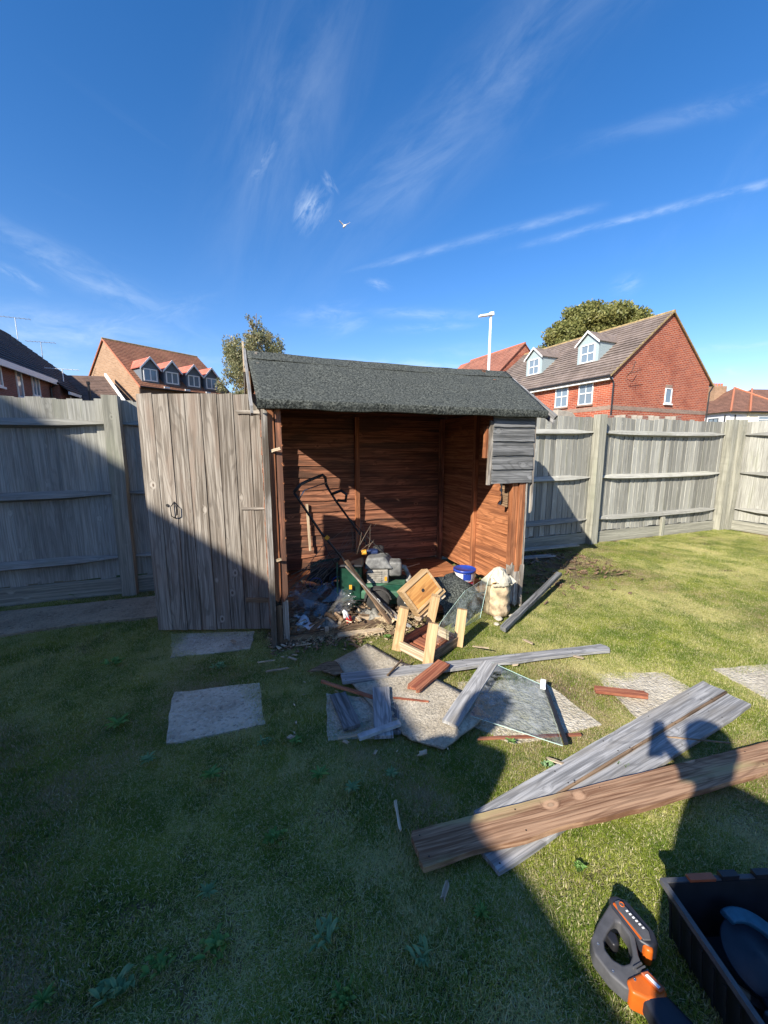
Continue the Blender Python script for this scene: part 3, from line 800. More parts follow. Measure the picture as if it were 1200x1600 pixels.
def roof_slope(root, o, along, up, W_, H_, mat, name='roof', courses=None, ch=.30, th=.03, skew0=0, skew1=0):
    """tile courses as real overlapping strips; local X along the eave, Y up the slope. skew: how far the ends move in at the top"""
    n = max(3, int(H_ / ch)); mb = MB(); h = H_ / n
    for k in range(n):
        y0 = k * h - .02; y1 = (k + 1) * h
        f0, f1 = max(0, k / n), (k + 1) / n
        a0, b0 = skew0 * f0, W_ - skew1 * f0; a1, b1 = skew0 * f1, W_ - skew1 * f1
        mb.add([(a0, y0, th), (b0, y0, th), (b1, y1, th * .25), (a1, y1, th * .25), (a0, y0, -.02), (b0, y0, -.02), (b1, y1, -.03), (a1, y1, -.03)],
               [(0, 1, 2, 3), (7, 6, 5, 4), (0, 4, 5, 1), (1, 5, 6, 2), (2, 6, 7, 3), (3, 7, 4, 0)])
    ob = mb.build(name, mat, root, axes(o, along, y=up))
    return ob


def window(root, o, along, out, w_, h_, bars='sash', sill=True, frame='white_paint'):
    """o = lower left corner on the wall plane, along = direction of width, out = outward normal"""
    M = axes(o, along, y=ZZ)   # z = along x up
    s = 1 if M.to_3x3().col[2].dot(Vector(out)) > 0 else -1
    t = .05; mb = MB()
    def bx(x0, y0, x1, y1, d0, d1): mb.box((x0, y0, min(s * d0, s * d1)), (x1, y1, max(s * d0, s * d1)))
    bx(0, 0, t, h_, -.04, .04); bx(w_ - t, 0, w_, h_, -.04, .04); bx(t, 0, w_ - t, t, -.04, .04); bx(t, h_ - t, w_ - t, h_, -.04, .04)
    if bars == 'sash':
        bx(t, h_ * .5 - .03, w_ - t, h_ * .5 + .03, -.03, .035)
        bx(w_ / 2 - .014, t, w_ / 2 + .014, h_ * .5 - .03, -.03, .022); bx(w_ / 2 - .014, h_ * .5 + .03, w_ / 2 + .014, h_ - t, -.03, .022)
    elif bars == 'two': bx(w_ / 2 - .03, t, w_ / 2 + .03, h_ - t, -.03, .035)
    elif bars == 'top': bx(t, h_ * .66, w_ - t, h_ * .66 + .05, -.03, .035)
    wn = mb.build('window', frame, root, M)
    p = MB(); p.box((t * .8, t * .8, s * .004 - .004), (w_ - t * .8, h_ - t * .8, s * .004 + .004)); p.build('pane', 'window_glass', wn)
    if sill:
        q = MB(); q.box((-.06, -.09, min(0, s * .10)), (w_ + .06, -.005, max(0, s * .10))); q.build('sill', 'band_brick' if bars == 'sash' else 'white_paint', wn)
    return wn


def dormer(root, x, y, z0, w_, h_, slope, roofmat, wallmat, rise=.55, big=False):
    """sits on a slope that faces -x and rises with +x at gradient slope; front face at x"""
    zt = z0 + h_; back = h_ / slope; bk = (h_ + rise) / slope
    mb = MB()
    mb.add([(0, -w_ / 2, 0), (0, w_ / 2, 0), (0, w_ / 2, h_), (0, 0, h_ + rise), (0, -w_ / 2, h_), (back, w_ / 2, h_), (back, -w_ / 2, h_), (bk, 0, h_ + rise)],
           [(0, 4, 3, 2, 1), (0, 6, 4), (1, 2, 5), (4, 6, 7, 3), (2, 3, 7, 5)])
    dz = link('dormer', mesh_of('dormer', mb.v, mb.f, wallmat), root, Matrix.Translation((x, y, z0)))
    ov = .14; sl = math.hypot(w_ / 2, rise); gr = rise / (w_ / 2)
    for sgn in (-1, 1):
        e = Vector((-ov, sgn * (w_ / 2 + .10), h_ - .10 * gr + .03)); rr = Vector((-ov, 0, h_ + rise + .03))
        b0 = Vector((back - .1 * gr / slope, e.y, e.z)); b1 = Vector((bk, 0, rr.z))
        m = MB(); n = 5
        for k in range(n):
            p0 = e.lerp(rr, k / n); p1 = e.lerp(rr, (k + 1) / n); q0 = b0.lerp(b1, k / n); q1 = b0.lerp(b1, (k + 1) / n)
            u = Vector((0, 0, .035)); dn = Vector((0, 0, -.02))
            m.add([p0 + u, q0 + u, q1, p1, p0 + dn, q0 + dn, q1 + dn, p1 + dn], [(0, 1, 2, 3), (7, 6, 5, 4), (0, 4, 5, 1), (1, 5, 6, 2), (2, 6, 7, 3), (3, 7, 4, 0)])
        rf = m.build('dormer_roof', roofmat, dz)
        v = MB(); v.add([Vector((-ov - .03, sgn * (w_ / 2 + .12), h_ - .12 * gr - .08)), Vector((-ov - .03, sgn * (w_ / 2 + .12), h_ - .12 * gr + .03)), Vector((-ov - .03, 0, h_ + rise + .05)), Vector((-ov - .03, 0, h_ + rise - .08)),
                         Vector((-ov, sgn * (w_ / 2 + .12), h_ - .12 * gr - .08)), Vector((-ov, sgn * (w_ / 2 + .12), h_ - .12 * gr + .03)), Vector((-ov, 0, h_ + rise + .05)), Vector((-ov, 0, h_ + rise - .08))],
                        [(0, 1, 2, 3), (7, 6, 5, 4), (0, 4, 5, 1), (1, 5, 6, 2), (2, 6, 7, 3), (3, 7, 4, 0)]); v.build('bargeboard', 'white_paint', dz)
    return dz


def dorm_window(dz, w_, h_, z, bars='sash'):
    """window on the dormer front (faces -x), joined frame and pane as sub-parts"""
    t = .06; mb = MB()
    y0, y1 = -w_ / 2, w_ / 2
    for (a, b, c, d_) in ((y0, y0 + t, z, z + h_), (y1 - t, y1, z, z + h_), (y0 + t, y1 - t, z, z + t), (y0 + t, y1 - t, z + h_ - t, z + h_)): mb.box((-.05, a, c), (.01, b, d_))
    if bars == 'sash':
        mb.box((-.04, y0 + t, z + h_ / 2 - .03), (.01, y1 - t, z + h_ / 2 + .03))
        mb.box((-.03, -.014, z + t), (.01, .014, z + h_ / 2 - .03)); mb.box((-.03, -.014, z + h_ / 2 + .03), (.01, .014, z + h_ - t))
    else: mb.box((-.04, -.03, z + t), (.01, .03, z + h_ - t))
    mb.build('window_frame', 'white_paint', dz)
    MB().box((-.012, y0 + t * .8, z + t * .8), (-.004, y1 - t * .8, z + h_ - t * .8)).build('pane', 'window_glass', dz)


# --- red brick house, right
ang1 = math.atan2(.41, .912)
h1 = thing('brick_house', 'red brick house with brown tiled roof, two gabled dormers and a plain gable wall', 'house', (12.3, 22, 0), ang1)
W1, L1, E1, RZ1 = 8.86, 11.4, 5.42, 8.95
wallmesh(MB(), 0, W1, 0, L1, -.3, E1, RZ1).build('wall', 'red_brick', h1)
sl1 = (RZ1 - E1) / (W1 / 2); up1 = Vector((1, 0, sl1)).normalized(); Ls = math.hypot(W1 / 2 + .3, (W1 / 2 + .3) * sl1)
roof_slope(h1, (-.30, L1, E1 - .3 * sl1 + .05), (0, -1, 0), up1, L1 + .12, Ls, 'brown_tile', ch=.30, th=.07)
roof_slope(h1, (W1 + .30, -.12, E1 - .3 * sl1 + .05), (0, 1, 0), Vector((-1, 0, sl1)), L1 + .12, Ls, 'brown_tile', ch=.27)
MB().tube([(W1 / 2, -.14, RZ1 + .04), (W1 / 2, L1, RZ1 + .04)], .10, 8).build('ridge_tiles', 'moss_ridge', h1)
MB().tube([(-.36, -.1, E1 - .25), (-.36, L1, E1 - .25)], .06, 8).build('gutter', 'gutter_black', h1)
MB().box((-.30, 0, E1 - .42), (-.005, L1, E1 - .30)).build('fascia', 'white_paint', h1)
MB().tube([(-.30, -.06, E1 - .3), (-.02, -.06, E1 - .55), (-.02, -.06, 0)], .04, 8).build('downpipe', 'gutter_black', h1)
MB().tube([(W1 + .34, -.05, E1 - .25), (W1 + .03, -.06, E1 - .6), (W1 + .03, -.06, 0)], .04, 8).build('downpipe', 'gutter_black', h1)
for sx in (-1, 1):
    a = Vector((W1 / 2 + sx * (W1 / 2 + .34), -.13, E1 - .34 * sl1 + .0)); b = Vector((W1 / 2, -.13, RZ1 + .0))
    v = MB(); u = Vector((0, 0, .10)); y_ = Vector((0, .05, 0)); v.add([a, a + u, b + u, b, a + y_, a + u + y_, b + u + y_, b + y_], [(0, 1, 2, 3), (7, 6, 5, 4), (0, 4, 5, 1), (1, 5, 6, 2), (2, 6, 7, 3), (3, 7, 4, 0)])
    v.build('verge', 'moss_ridge', h1)
bnd = MB(); bnd.box((.02, -.012, 3.45), (W1 - .02, .0, 3.68)); bnd.box((-.012, .02, 3.45), (0, L1, 3.68)); bnd.build('brick_band', 'band_brick', h1)
window(h1, (4.55, -.005, 3.98), (1, 0, 0), (0, -1, 0), .62, .86, 'none')
MB().box((4.55, -.016, 4.85), (5.17, -.002, 5.03)).build('lintel', 'band_brick', h1)
for y_ in (1.15, 2.85, 5.6): window(h1, (-.005, y_ + .95, 3.86), (0, -1, 0), (-1, 0, 0), .95, 1.25, 'sash')
for y_ in (2.65, 6.95):
    x_ = 1.15; z0 = E1 + sl1 * x_ + .05
    dz_ = dormer(h1, x_, y_, z0 - .05, 1.45, 1.28, sl1, 'brown_tile', 'grey_cladding', .62); dorm_window(dz_, .98, 1.05, .12)
    MB().box((-.55, -.85, -.50), (-.05, .85, -.47), Matrix.Identity(4)).build('lead_apron', 'lead', dz_).matrix_local = axes((-.02, 0, .07), (1, 0, sl1), z=(-sl1, 0, 1))
sp_ = MB(); sp_.tube([(.95, -.06, 5.2), (.95, -.35, 5.45), (1.05, -.45, 5.95)], .015, 6); sp_.tube([(.55, -.40, 5.25), (1.55, -.5, 5.55)], .012, 6)
for k in range(5): sp_.tube([(.62 + k * .2, -.43 - .02 * k, 5.14 + .06 * k), (.66 + k * .2, -.43, 5.42 + .06 * k)], .006, 4)
sp_.build('wall_aerial', 'iron_black', h1)

# --- second red house behind it
h2 = thing('brick_house', 'red tiled house behind the dormered brick house, partly hidden by it', 'house', Vector((12.3, 22, 0)) + Matrix.Rotation(ang1, 3, 'Z') @ Vector((0, L1 + .25, 0)), ang1)
W2, L2, E2, RZ2 = 9.4, 10.5, 5.3, 9.9
wallmesh(MB(), -.35, W2, 0, L2 - 1.5, -.3, E2, RZ2 - .02).build('wall', 'red_brick', h2)
sl2 = (RZ2 - E2) / (W2 / 2 + .17); cx2 = (W2 - .35) / 2
Ls2 = math.hypot(cx2 + .65, (cx2 + .65) * sl2)
roof_slope(h2, (-.65, L2, RZ2 - (cx2 + .65) * sl2 + .06), (0, -1, 0), Vector((1, 0, sl2)), L2 + .1, Ls2, 'red_tile', ch=.27, skew0=3.2)
roof_slope(h2, (W2 + .3, -.1, RZ2 - (W2 + .3 - cx2) * sl2 + .06), (0, 1, 0), Vector((-1, 0, sl2)), L2 + .1, Ls2, 'red_tile', ch=.27, skew1=3.2)
roof_slope(h2, (W2 + .3, L2, RZ2 - (cx2 + .65) * sl2 + .06), (-1, 0, 0), Vector((0, -3.2, RZ2 - E2)), W2 + .95, math.hypot(3.2, (cx2 + .65) * sl2), 'red_tile', ch=.27, skew0=cx2 + .5, skew1=cx2 + .5)
MB().tube([(cx2, -.1, RZ2 + .06), (cx2, L2 - 3.2, RZ2 + .06)], .09, 8).build('ridge_tiles', 'terracotta', h2)
fd = MB(); fd.box((1.0, 2.6, 6.4), (3.2, 4.4, 7.55)); dd = fd.build('dormer', 'white_paint', h2)
MB().box((.8, 2.4, 7.55), (3.3, 4.6, 7.72)).build('dormer_roof', 'lead', dd)
MB().box((.97, 2.75, 6.75), (.995, 3.4, 7.35)).build('pane', 'window_glass', dd); MB().box((.97, 3.55, 6.75), (.995, 4.2, 7.35)).build('pane', 'window_glass', dd)

# --- garden wall with tile coping in front of it, little brick gable wall near the shed roof
gwl = thing('garden_wall', 'low brick garden wall with ragged stone coping just behind the fence', 'wall', (7.35, 13.2, 0), math.atan2(.13, 1))
MB().box((-.0, 0, -.3), (2.7, .22, 2.22)).build('wall', 'red_brick', gwl)
MB().box((-.05, -.05, 2.22), (2.75, .27, 2.28)).build('coping_base', 'stone_pale', gwl)
for k in range(13): MB().box((.0, -.02, 0), (.17, .22, .17 + rnd.uniform(-.03, .02))).build('coping_stone', 'masonry_pale' if k % 3 else 'deep_red_brick', gwl, Matrix.Translation((k * .205, 0, 2.28)))
lw = thing('garden_wall', 'stepped pale masonry wall end showing beside the right shed eave', 'wall', (4.42, 10.6, 0), .3)
MB().prism([(0, -.3), (.95, -.3), (.95, 1.85), (.45, 2.30), (.0, 2.36)], 0, .2, Matrix.Rotation(R(90), 4, 'X')).build('wall', 'masonry_pale', lw)

# --- left mid: buff gable house with four red dormers
X3 = Vector((.82, -.572, 0)); ang3 = math.atan2(-.572, .82)
h3 = thing('terrace_house', 'buff brick house with orange tiled roof and four small red roofed dormers', 'house', (-14.4, 24, 0), ang3)
W3, L3, E3, RZ3 = 8.2, 6.2, 5.1, 8.15
# local: x from -W3 (back) to 0 (front), front faces +x
wallmesh(MB(), -W3, 0, 0, L3, -.3, E3, RZ3).build('wall', 'buff_brick', h3)
MB().box((.003, .02, -.3), (.05, L3, E3)).build('shaded_front', 'brown_brick', h3)  # darker brick skin puts the shade on the front wall into its colour
sl3 = (RZ3 - E3) / (W3 / 2); Ls3 = math.hypot(W3 / 2 + .3, (W3 / 2 + .3) * sl3)
roof_slope(h3, (.30, -.08, E3 - .3 * sl3 + .05), (0, 1, 0), Vector((-1, 0, sl3)), L3 + .1, Ls3, 'orange_tile', ch=.2)
roof_slope(h3, (-W3 - .3, L3, E3 - .3 * sl3 + .05), (0, -1, 0), Vector((1, 0, sl3)), L3 + .1, Ls3, 'orange_tile', ch=.2)
for sx in (-1, 1):
    a = Vector((-W3 / 2 + sx * (W3 / 2 + .34), -.10, E3 - .34 * sl3 - .02)); b = Vector((-W3 / 2, -.10, RZ3 - .02))
    v = MB(); u = Vector((0, 0, .11)); y_ = Vector((0, .05, 0)); v.add([a, a + u, b + u, b, a + y_, a + u + y_, b + u + y_, b + y_], [(0, 1, 2, 3), (7, 6, 5, 4), (0, 4, 5, 1), (1, 5, 6, 2), (2, 6, 7, 3), (3, 7, 4, 0)])
    v.build('verge', 'terracotta', h3)
MB().tube([(-W3 / 2, -.1, RZ3 + .05), (-W3 / 2, L3, RZ3 + .05)], .08, 8).build('ridge_tiles', 'moss_ridge', h3)
# dormers face +x: parent rotated 180 about z so that their front (-x) points outwards
for k, y_ in enumerate((.78, 2.08, 3.5, 4.75)):
    x_ = -.15; z0 = E3 + .15 * sl3
    dz_ = dormer(h3, x_, y_, z0, .98, .95, sl3, 'bright_red_tile', 'slate_cladding', .55)
    dz_.matrix_local = Matrix.Translation((x_, y_, z0 + .02)) @ Matrix.Rotation(math.pi, 4, 'Z')
    dorm_window(dz_, .78, .72, .12, 'two')
    MB().box((.30, y_ + .52, E3 - .12), (.36, y_ + .85, E3 - .02)).build('gutter_piece', 'white_paint', h3)
MB().tube([(.33, -.05, E3 - .18), (.33, L3, E3 - .18)], .05, 8).build('gutter', 'gutter_black', h3)

# --- brown low roof between
h4 = thing('low_house', 'low house with plain brown tiled roof and white verge, in front of the buff gable', 'house', (-14.05, 22.2, 0), R(10))
MB().prism([(-7, 0), (0, 0), (-.0, .3), (-2.8, 3.8), (-7, 3.8)], -.3, 3.5).build('wall', 'brown_brick', h4)
s4 = Vector((0, 3.9, 2.25)); roof_slope(h4, (-8, -.25, 3.5), (1, 0, 0), s4, 8.1, s4.length, 'dull_brown_tile', ch=.22, skew1=2.75)
v = MB(); a = Vector((.12, -.3, 3.5)); b = Vector((-2.62, 3.65, 5.78)); u = Vector((0, 0, .16)); y_ = Vector((.10, 0, 0))
v.add([a, a + u, b + u, b, a + y_, a + u + y_, b + u + y_, b + y_], [(0, 1, 2, 3), (7, 6, 5, 4), (0, 4, 5, 1), (1, 5, 6, 2), (2, 6, 7, 3), (3, 7, 4, 0)]); v.build('verge', 'white_paint', h4)

# --- left terrace: dark roof, faces +u
h5 = thing('terrace_house', 'dark roofed red brick terrace house with white eaves at the left edge', 'house', (-15.4, 16.5, 0), ANG)
D5, E5, RZ5 = 4.0, 4.98, 8.3
P5 = [(-8, -.3), (0, -.3), (0, E5), (-D5, RZ5), (-8, E5)]
def vprism(mb, poly, y0, y1):      # polygon in x,z extruded along y
    n = len(poly); vs = [(x, y0, z) for x, z in poly] + [(x, y1, z) for x, z in poly]
    fs = [tuple(range(n)), tuple(range(2 * n - 1, n - 1, -1))] + [(i, i + n, (i + 1) % n + n, (i + 1) % n) for i in range(n)]
    return mb.add(vs, fs)
vprism(MB(), P5, -6, 4.55).build('wall', 'deep_red_brick', h5)
vprism(MB(), [(-8, -.3), (.35, -.3), (.35, 4.60), (-D5, RZ5 - .05), (-8, 4.6)], 4.56, 10.6).build('lower_wall', 'deep_red_brick', h5)
up5 = Vector((-1, 0, (RZ5 - E5) / D5)); L5 = math.hypot(D5 + .3, (D5 + .3) * (RZ5 - E5) / D5)
roof_slope(h5, (.30, -6, E5 - .3 * .83 + .06), (0, 1, 0), up5, 10.6, L5, 'dark_tile', ch=.30, th=.05)
up5b = Vector((-(D5 + .75), 0, RZ5 - 4.30)); roof_slope(h5, (.75, 4.62, 4.30), (0, 1, 0), up5b, 6.1, up5b.length, 'dark_tile', ch=.30, th=.05, name='lower_roof')
roof_slope(h5, (-8.3, 10.7, E5 - .2), (0, -1, 0), Vector((1, 0, .8)), 16.6, 5.4, 'dark_tile')
MB().box((.26, -6, E5 - .42), (.34, 4.6, E5 - .17)).build('fascia', 'white_paint', h5)
MB().box((.70, 4.65, 4.12), (.78, 10.7, 4.27)).build('fascia', 'white_paint', h5)
for (y_, z_, w_, h_) in ((-.75, 3.82, .75, .85), (1.15, 3.55, .50, 1.15), (2.55, 3.80, .75, 1.02)): window(h5, (.005, y_, z_), (0, 1, 0), (1, 0, 0), w_, h_, 'two' if w_ > .6 else 'none')
for y_ in (5.9, 7.9, 9.5): window(h5, (.355, y_, 3.35), (0, 1, 0), (1, 0, 0), .75, .80, 'two', False)
MB().tube([(.42, 4.45, E5 - .3), (.06, 4.45, E5 - .6), (.06, 4.45, 0)], .045, 8).build('downpipe', 'gutter_black', h5)
v = MB(); v.box((0, -6, 3.05), (1.6, 3.6, 3.12)); v.build('porch_roof', 'dark_tile', h5, Matrix.Rotation(R(8), 4, 'Y'))
MB().box((1.55, -6, 2.78), (1.62, 3.6, 2.90)).build('porch_fascia', 'white_paint', h5)
for (y_, z_) in ((.2, 6.35), (1.9, 6.0), (2.4, 5.7)):
    MB().box((-.9, -.35, 0), (0, .35, .09)).build('roof_window', 'lead', h5, axes((-1.6 + (z_ - 6) * -1.2, y_, z_ + .32), (1, 0, -.83), z=(.83, 0, 1)))
def aerial(loc, rz, label, h_=1.0, n=7, col='galvanised'):
    t = thing('tv_aerial', label, 'aerial', loc, rz)
    MB().tube([(0, 0, 0), (0, 0, h_)], .022, 6).build('mast', col, t)
    b = MB(); b.tube([(-.75, 0, h_), (.75, 0, h_)], .015, 6)
    for k in range(n): b.tube([(-.7 + k * 1.4 / (n - 1), -.22, h_), (-.7 + k * 1.4 / (n - 1), .22, h_)], .008, 4)
    b.build('boom', col, t)
P5w = lambda x, y, z: Vector((-15.4, 16.5, 0)) + UX * x + VY * y + ZZ * z
aerial(P5w(-3.5, 10.9, 7.85), R(25), 'tall thin television aerial above the highest part of the dark roof', 1.35)
aerial(P5w(-2.2, 10.4, 6.65), R(20), 'small television aerial on the sloping end of the dark roof', 1.15)
aerial(P5w(.1, 6.1, 4.95), R(25), 'white television aerial low over the eave of the dark roof', .65, 7, 'lamp_white')
vent = thing('vent_pipe', 'small dark vent pipe beside the lower end of the dark roof', 'pipe', (-15.9, 22.0, 3.4))
MB().tube([(0, 0, 0), (0, 0, 1.35)], .06, 8).build('pipe', 'gutter_black', vent); MB().tube([(0, 0, 1.35), (0, 0, 1.5)], .09, 8).build('cap', 'gutter_black', vent)

# --- far right bungalows / semis
def hip_house(loc, rz, wx, wy, e, rz_, wallm, label):
    t = thing('rendered_house', label, 'house', loc, rz)
    MB().box((0, 0, -.3), (wx, wy, e)).build('wall', wallm, t)
    o_ = .4; hx = wy / 2
    run = wy / 2 + o_; h_ = rz_ - e; sl = math.hypot(run, h_)
    roof_slope(t, (-o_, -o_, e), (1, 0, 0), Vector((0, run, h_)), wx + 2 * o_, sl, 'rust_tile', ch=.3, skew0=run, skew1=run)
    roof_slope(t, (wx + o_, wy + o_, e), (-1, 0, 0), Vector((0, -run, h_)), wx + 2 * o_, sl, 'rust_tile', ch=.3, skew0=run, skew1=run)
    roof_slope(t, (-o_, wy + o_, e), (0, -1, 0), Vector((run, 0, h_)), wy + 2 * o_, sl, 'rust_tile', ch=.3, skew0=run, skew1=run)
    roof_slope(t, (wx + o_, -o_, e), (0, 1, 0), Vector((-run, 0, h_)), wy + 2 * o_, sl, 'rust_tile', ch=.3, skew0=run, skew1=run)
    for (a, b) in (((-o_, -o_), (run - o_, run - o_)), ((wx + o_, -o_), (wx + o_ - run, run - o_))):
        MB().tube([(a[0], a[1], e + .06), (b[0], b[1], rz_ + .06)], .10, 6).build('hip_tiles', 'terracotta', t)
    MB().tube([(-o_, -o_ - .05, e - .05), (wx + o_, -o_ - .05, e - .05)], .07, 6).build('gutter', 'gutter_black', t)
    return t
h6 = hip_house((36.0, 42.0, 0), R(4), 7.0, 7.0, 5.10, 8.0, 'render_grey', 'grey rendered house with rust red hipped roof beyond the fence corner')
window(h6, (-.01, 2.5, 3.55), (0, -1, 0), (-1, 0, 0), 1.2, 1.0, 'two', False, 'iron_black')
MB().tube([(-.08, .5, 4.8), (-.08, .5, 0)], .06, 6).build('downpipe', 'gutter_black', h6); MB().tube([(.5, -.08, 4.8), (.5, -.08, 0)], .06, 6).build('downpipe', 'gutter_black', h6)
ch = MB(); ch.box((1.7, 4.0, 6.4), (3.1, 5.0, 8.3)); cho = ch.build('chimney', 'buff_brick', h6)
for k in range(4): MB().tube([(1.9 + k * .33, 4.5, 8.3), (1.9 + k * .33, 4.5, 8.65)], .11, 8).build('chimney_pot', 'terracotta', cho)
h7 = hip_house((37.9, 41.9, 0), R(4), 10, 7.5, 5.10, 7.9, 'render_cream', 'cream rendered house with rust red hipped roof at the right edge')
window(h7, (1.0, -.01, 3.6), (1, 0, 0), (0, -1, 0), 2.0, 1.05, 'top', False)
h8 = thing('rendered_house', 'white rendered flat roofed house end far behind the red gable', 'house', (37.0, 52, 0), 0)
MB().box((0, 0, -.3), (4, 4, 8.0)).build('wall', 'white_paint', h8); MB().box((-.2, -.2, 8.0), (4.2, 4.2, 8.2)).build('roof', 'lead', h8)

# --- the neighbour's tall house behind the camera; its roof edge throws the big shadow
PEQ = 3.7
h9 = thing('neighbour_house', 'tall brick house with tiled gable roof behind the photographer', 'house', SW(0, -PEQ), ANG)
q0 = PEQ; c_l = -2.174 + .843 * q0; c_a = 1.649 - .537 * q0
def zedge(x):
    l = c_l + .537 * x; a = c_a + .843 * x
    Hh = 2.09 - .371 * (l + 4.08)
    return Hh - .62 * a
xr, xm = -1.6, -11.0; zr_, zm_ = zedge(xr), zedge(xm)
vprism(MB(), [(2 * xm - xr, -.3), (xr, -.3), (xr, zr_), (xm, zm_), (2 * xm - xr, zr_)], -8, 0).build('wall', 'red_brick', h9)
for sgn in (1, -1):
    x0_ = xr if sgn > 0 else 2 * xm - xr; up_ = Vector((-sgn * abs(xm - xr), 0, zm_ - zr_))
    roof_slope(h9, (x0_, -8 if sgn > 0 else -.02, zr_ - .01), (0, sgn, 0), up_, 7.98, up_.length, 'brown_tile')
window(h9, (-7, .005, 1.2), (1, 0, 0), (0, 1, 0), 1.2, 1.3, 'sash')

# ---------------------------------------------------------------- street lamp
la = thing('street_lamp', 'pale grey street lamp with angled head rising behind the shed roof', 'street lamp', (4.58, 18, 0))
MB().tube([(0, 0, 0), (0, 0, 7.0)], [.075, .05], 12).build('pole', 'lamp_white', la, None, True)
hd = MB(); Mh = axes((.04, 0, 7.04), (-1, -.25, -.20), z=ZZ); hd.box((-.09, -.07, -.06), (.10, .07, .09), Mh); hd.box((.05, -.095, -.055), (.60, .095, .03), Mh)
hd.build('lamp_head', 'lamp_white', la, None, False, .02)

# ---------------------------------------------------------------- seagull
bd = thing('seagull', 'white seagull in flight high in the blue sky above the shed', 'bird', (-2.55, 28, 15.5), R(20))
s_ = MB(); s_.lathe([(.01, -.28), (.06, -.20), (.10, -.05), (.10, .08), (.07, .2), (.05, .26), (.055, .31), (.02, .36)], 12, axes((0, 0, 0), (0, 0, 1), z=(.3, -1, -.25)))
s_.build('body', 'bird_white', bd, None, True)
for sx, nm in ((-1, 'wing'), (1, 'wing')):
    b = MB(); b.add([(0, -.10, .02), (0, .14, .02), (sx * .28, .13, .24), (sx * .30, -.08, .25), (sx * .58, .0, .42), (sx * .60, -.08, .44),
                     (0, -.10, -.01), (0, .14, -.01), (sx * .28, .13, .22), (sx * .30, -.08, .23), (sx * .58, .0, .41), (sx * .60, -.08, .43)],
                    [(0, 1, 2, 3), (3, 2, 4, 5), (9, 8, 7, 6), (11, 10, 8, 9), (0, 3, 9, 6), (3, 5, 11, 9), (1, 7, 8, 2), (2, 8, 10, 4), (4, 10, 11, 5)]); b.build(nm, 'bird_white', bd)
t_ = MB(); t_.add([(0, .2, 0), (-.08, .42, 0), (.08, .42, 0), (0, .2, -.02)], [(0, 2, 1), (3, 1, 2), (0, 1, 3), (0, 3, 2)]); t_.build('tail', 'bird_grey', bd)


for ch_ in bd.children: pass
bd.scale = (.62, .62, .62)

# ---------------------------------------------------------------- trees
def leaf_cloud(name, mat, centres, n, size, parent, mtx=None, seed=0, droop=0, elong=2.2):
    rg = np.random.default_rng(seed)
    C = np.array([c[:3] for c in centres]); Rr = np.array([c[3:6] for c in centres]); wt = Rr.prod(1) ** .67; wt /= wt.sum()
    k = rg.choice(len(C), n, p=wt)
    dirs = rg.normal(size=(n, 3)); dirs /= np.linalg.norm(dirs, axis=1)[:, None]
    rad = rg.random(n) ** .45
    P = C[k] + dirs * Rr[k] * rad[:, None]
    nrm = rg.normal(size=(n, 3)); nrm /= np.linalg.norm(nrm, axis=1)[:, None]
    t1 = rg.normal(size=(n, 3)); t1[:, 2] -= droop; t1 -= nrm * (t1 * nrm).sum(1)[:, None]; t1 /= np.linalg.norm(t1, axis=1)[:, None]
    t2 = np.cross(nrm, t1); s = size * rg.uniform(.6, 1.3, n)[:, None]
    a = P - t1 * s * elong / 2; b = P + t2 * s * .5; c = P + t1 * s * elong / 2; d_ = P - t2 * s * .5
    V = np.stack([a, b, c, d_], 1).reshape(-1, 3); F = np.arange(4 * n).reshape(n, 4)
    me = bpy.data.meshes.new(name); me.vertices.add(4 * n); me.vertices.foreach_set('co', V.ravel())
    me.loops.add(4 * n); me.loops.foreach_set('vertex_index', F.ravel().astype(np.int32)); me.polygons.add(n)
    me.polygons.foreach_set('loop_start', np.arange(0, 4 * n, 4, dtype=np.int32)); me.update()
    at = me.attributes.new('tone', 'FLOAT', 'FACE'); at.data.foreach_set('value', rg.random(n).astype(np.float32))
    me.materials.append(MATS[mat]); me.validate()
    return link(name, me, parent, mtx)


def tree(name, loc, label, trunk_h, crown, mat, n, size, seed, droop=0, barkr=.12, dome=None):
    t = thing(name, label, 'tree', loc); rg = random.Random(seed)
    top = Vector((.2, 0, trunk_h)); MB().tube([(0, 0, -.3), (.05, .05, trunk_h * .4), (0, .1, trunk_h * .75), top], [barkr, barkr * .8, barkr * .5, barkr * .15], 8).build('trunk', 'twig', t, None, True)
    cen = []
    for (cx, cy, cz, rr, m) in crown:
        for _ in range(m):
            a = rg.uniform(0, 6.28); q = rr * rg.random() ** .5; h_ = rg.uniform(-1, 1) * rr * .55; s2 = rg.uniform(.14, .34) * rr
            cen.append((cx + q * math.cos(a), cy + q * math.sin(a), cz + h_ * (1 - .4 * q / rr), s2, s2, s2 * (1.3 if droop else .8)))
    if dome:
        rx_, rz2, cz_, nn_ = dome
        for _ in range(nn_):
            u_ = rg.uniform(-.15, 1); a = rg.uniform(0, 6.28); q = math.sqrt(max(0, 1 - u_ * u_)); k = rg.uniform(.72, .94); s2 = rg.uniform(.65, 1.15)
            cen.append((rx_ * k * q * math.cos(a), rx_ * k * q * math.sin(a), cz_ + rz2 * k * u_, s2, s2, s2 * .75))
    br = MB()
    for c in cen[::3]:
        s0 = Vector((0, .05, min(trunk_h * .95, max(trunk_h * .25, c[2] - .9)))); e = Vector(c[:3])
        br.tube([s0, s0.lerp(e, .5) + Vector((0, 0, .15)), e], [barkr * .3, barkr * .18, barkr * .06], 5)
    tag(br.build('branches', 'twig', t, None, True), kind='stuff')
    lo = leaf_cloud('crown', mat, cen, n, size, t, None, seed, droop); tag(lo, kind='stuff')
    return t
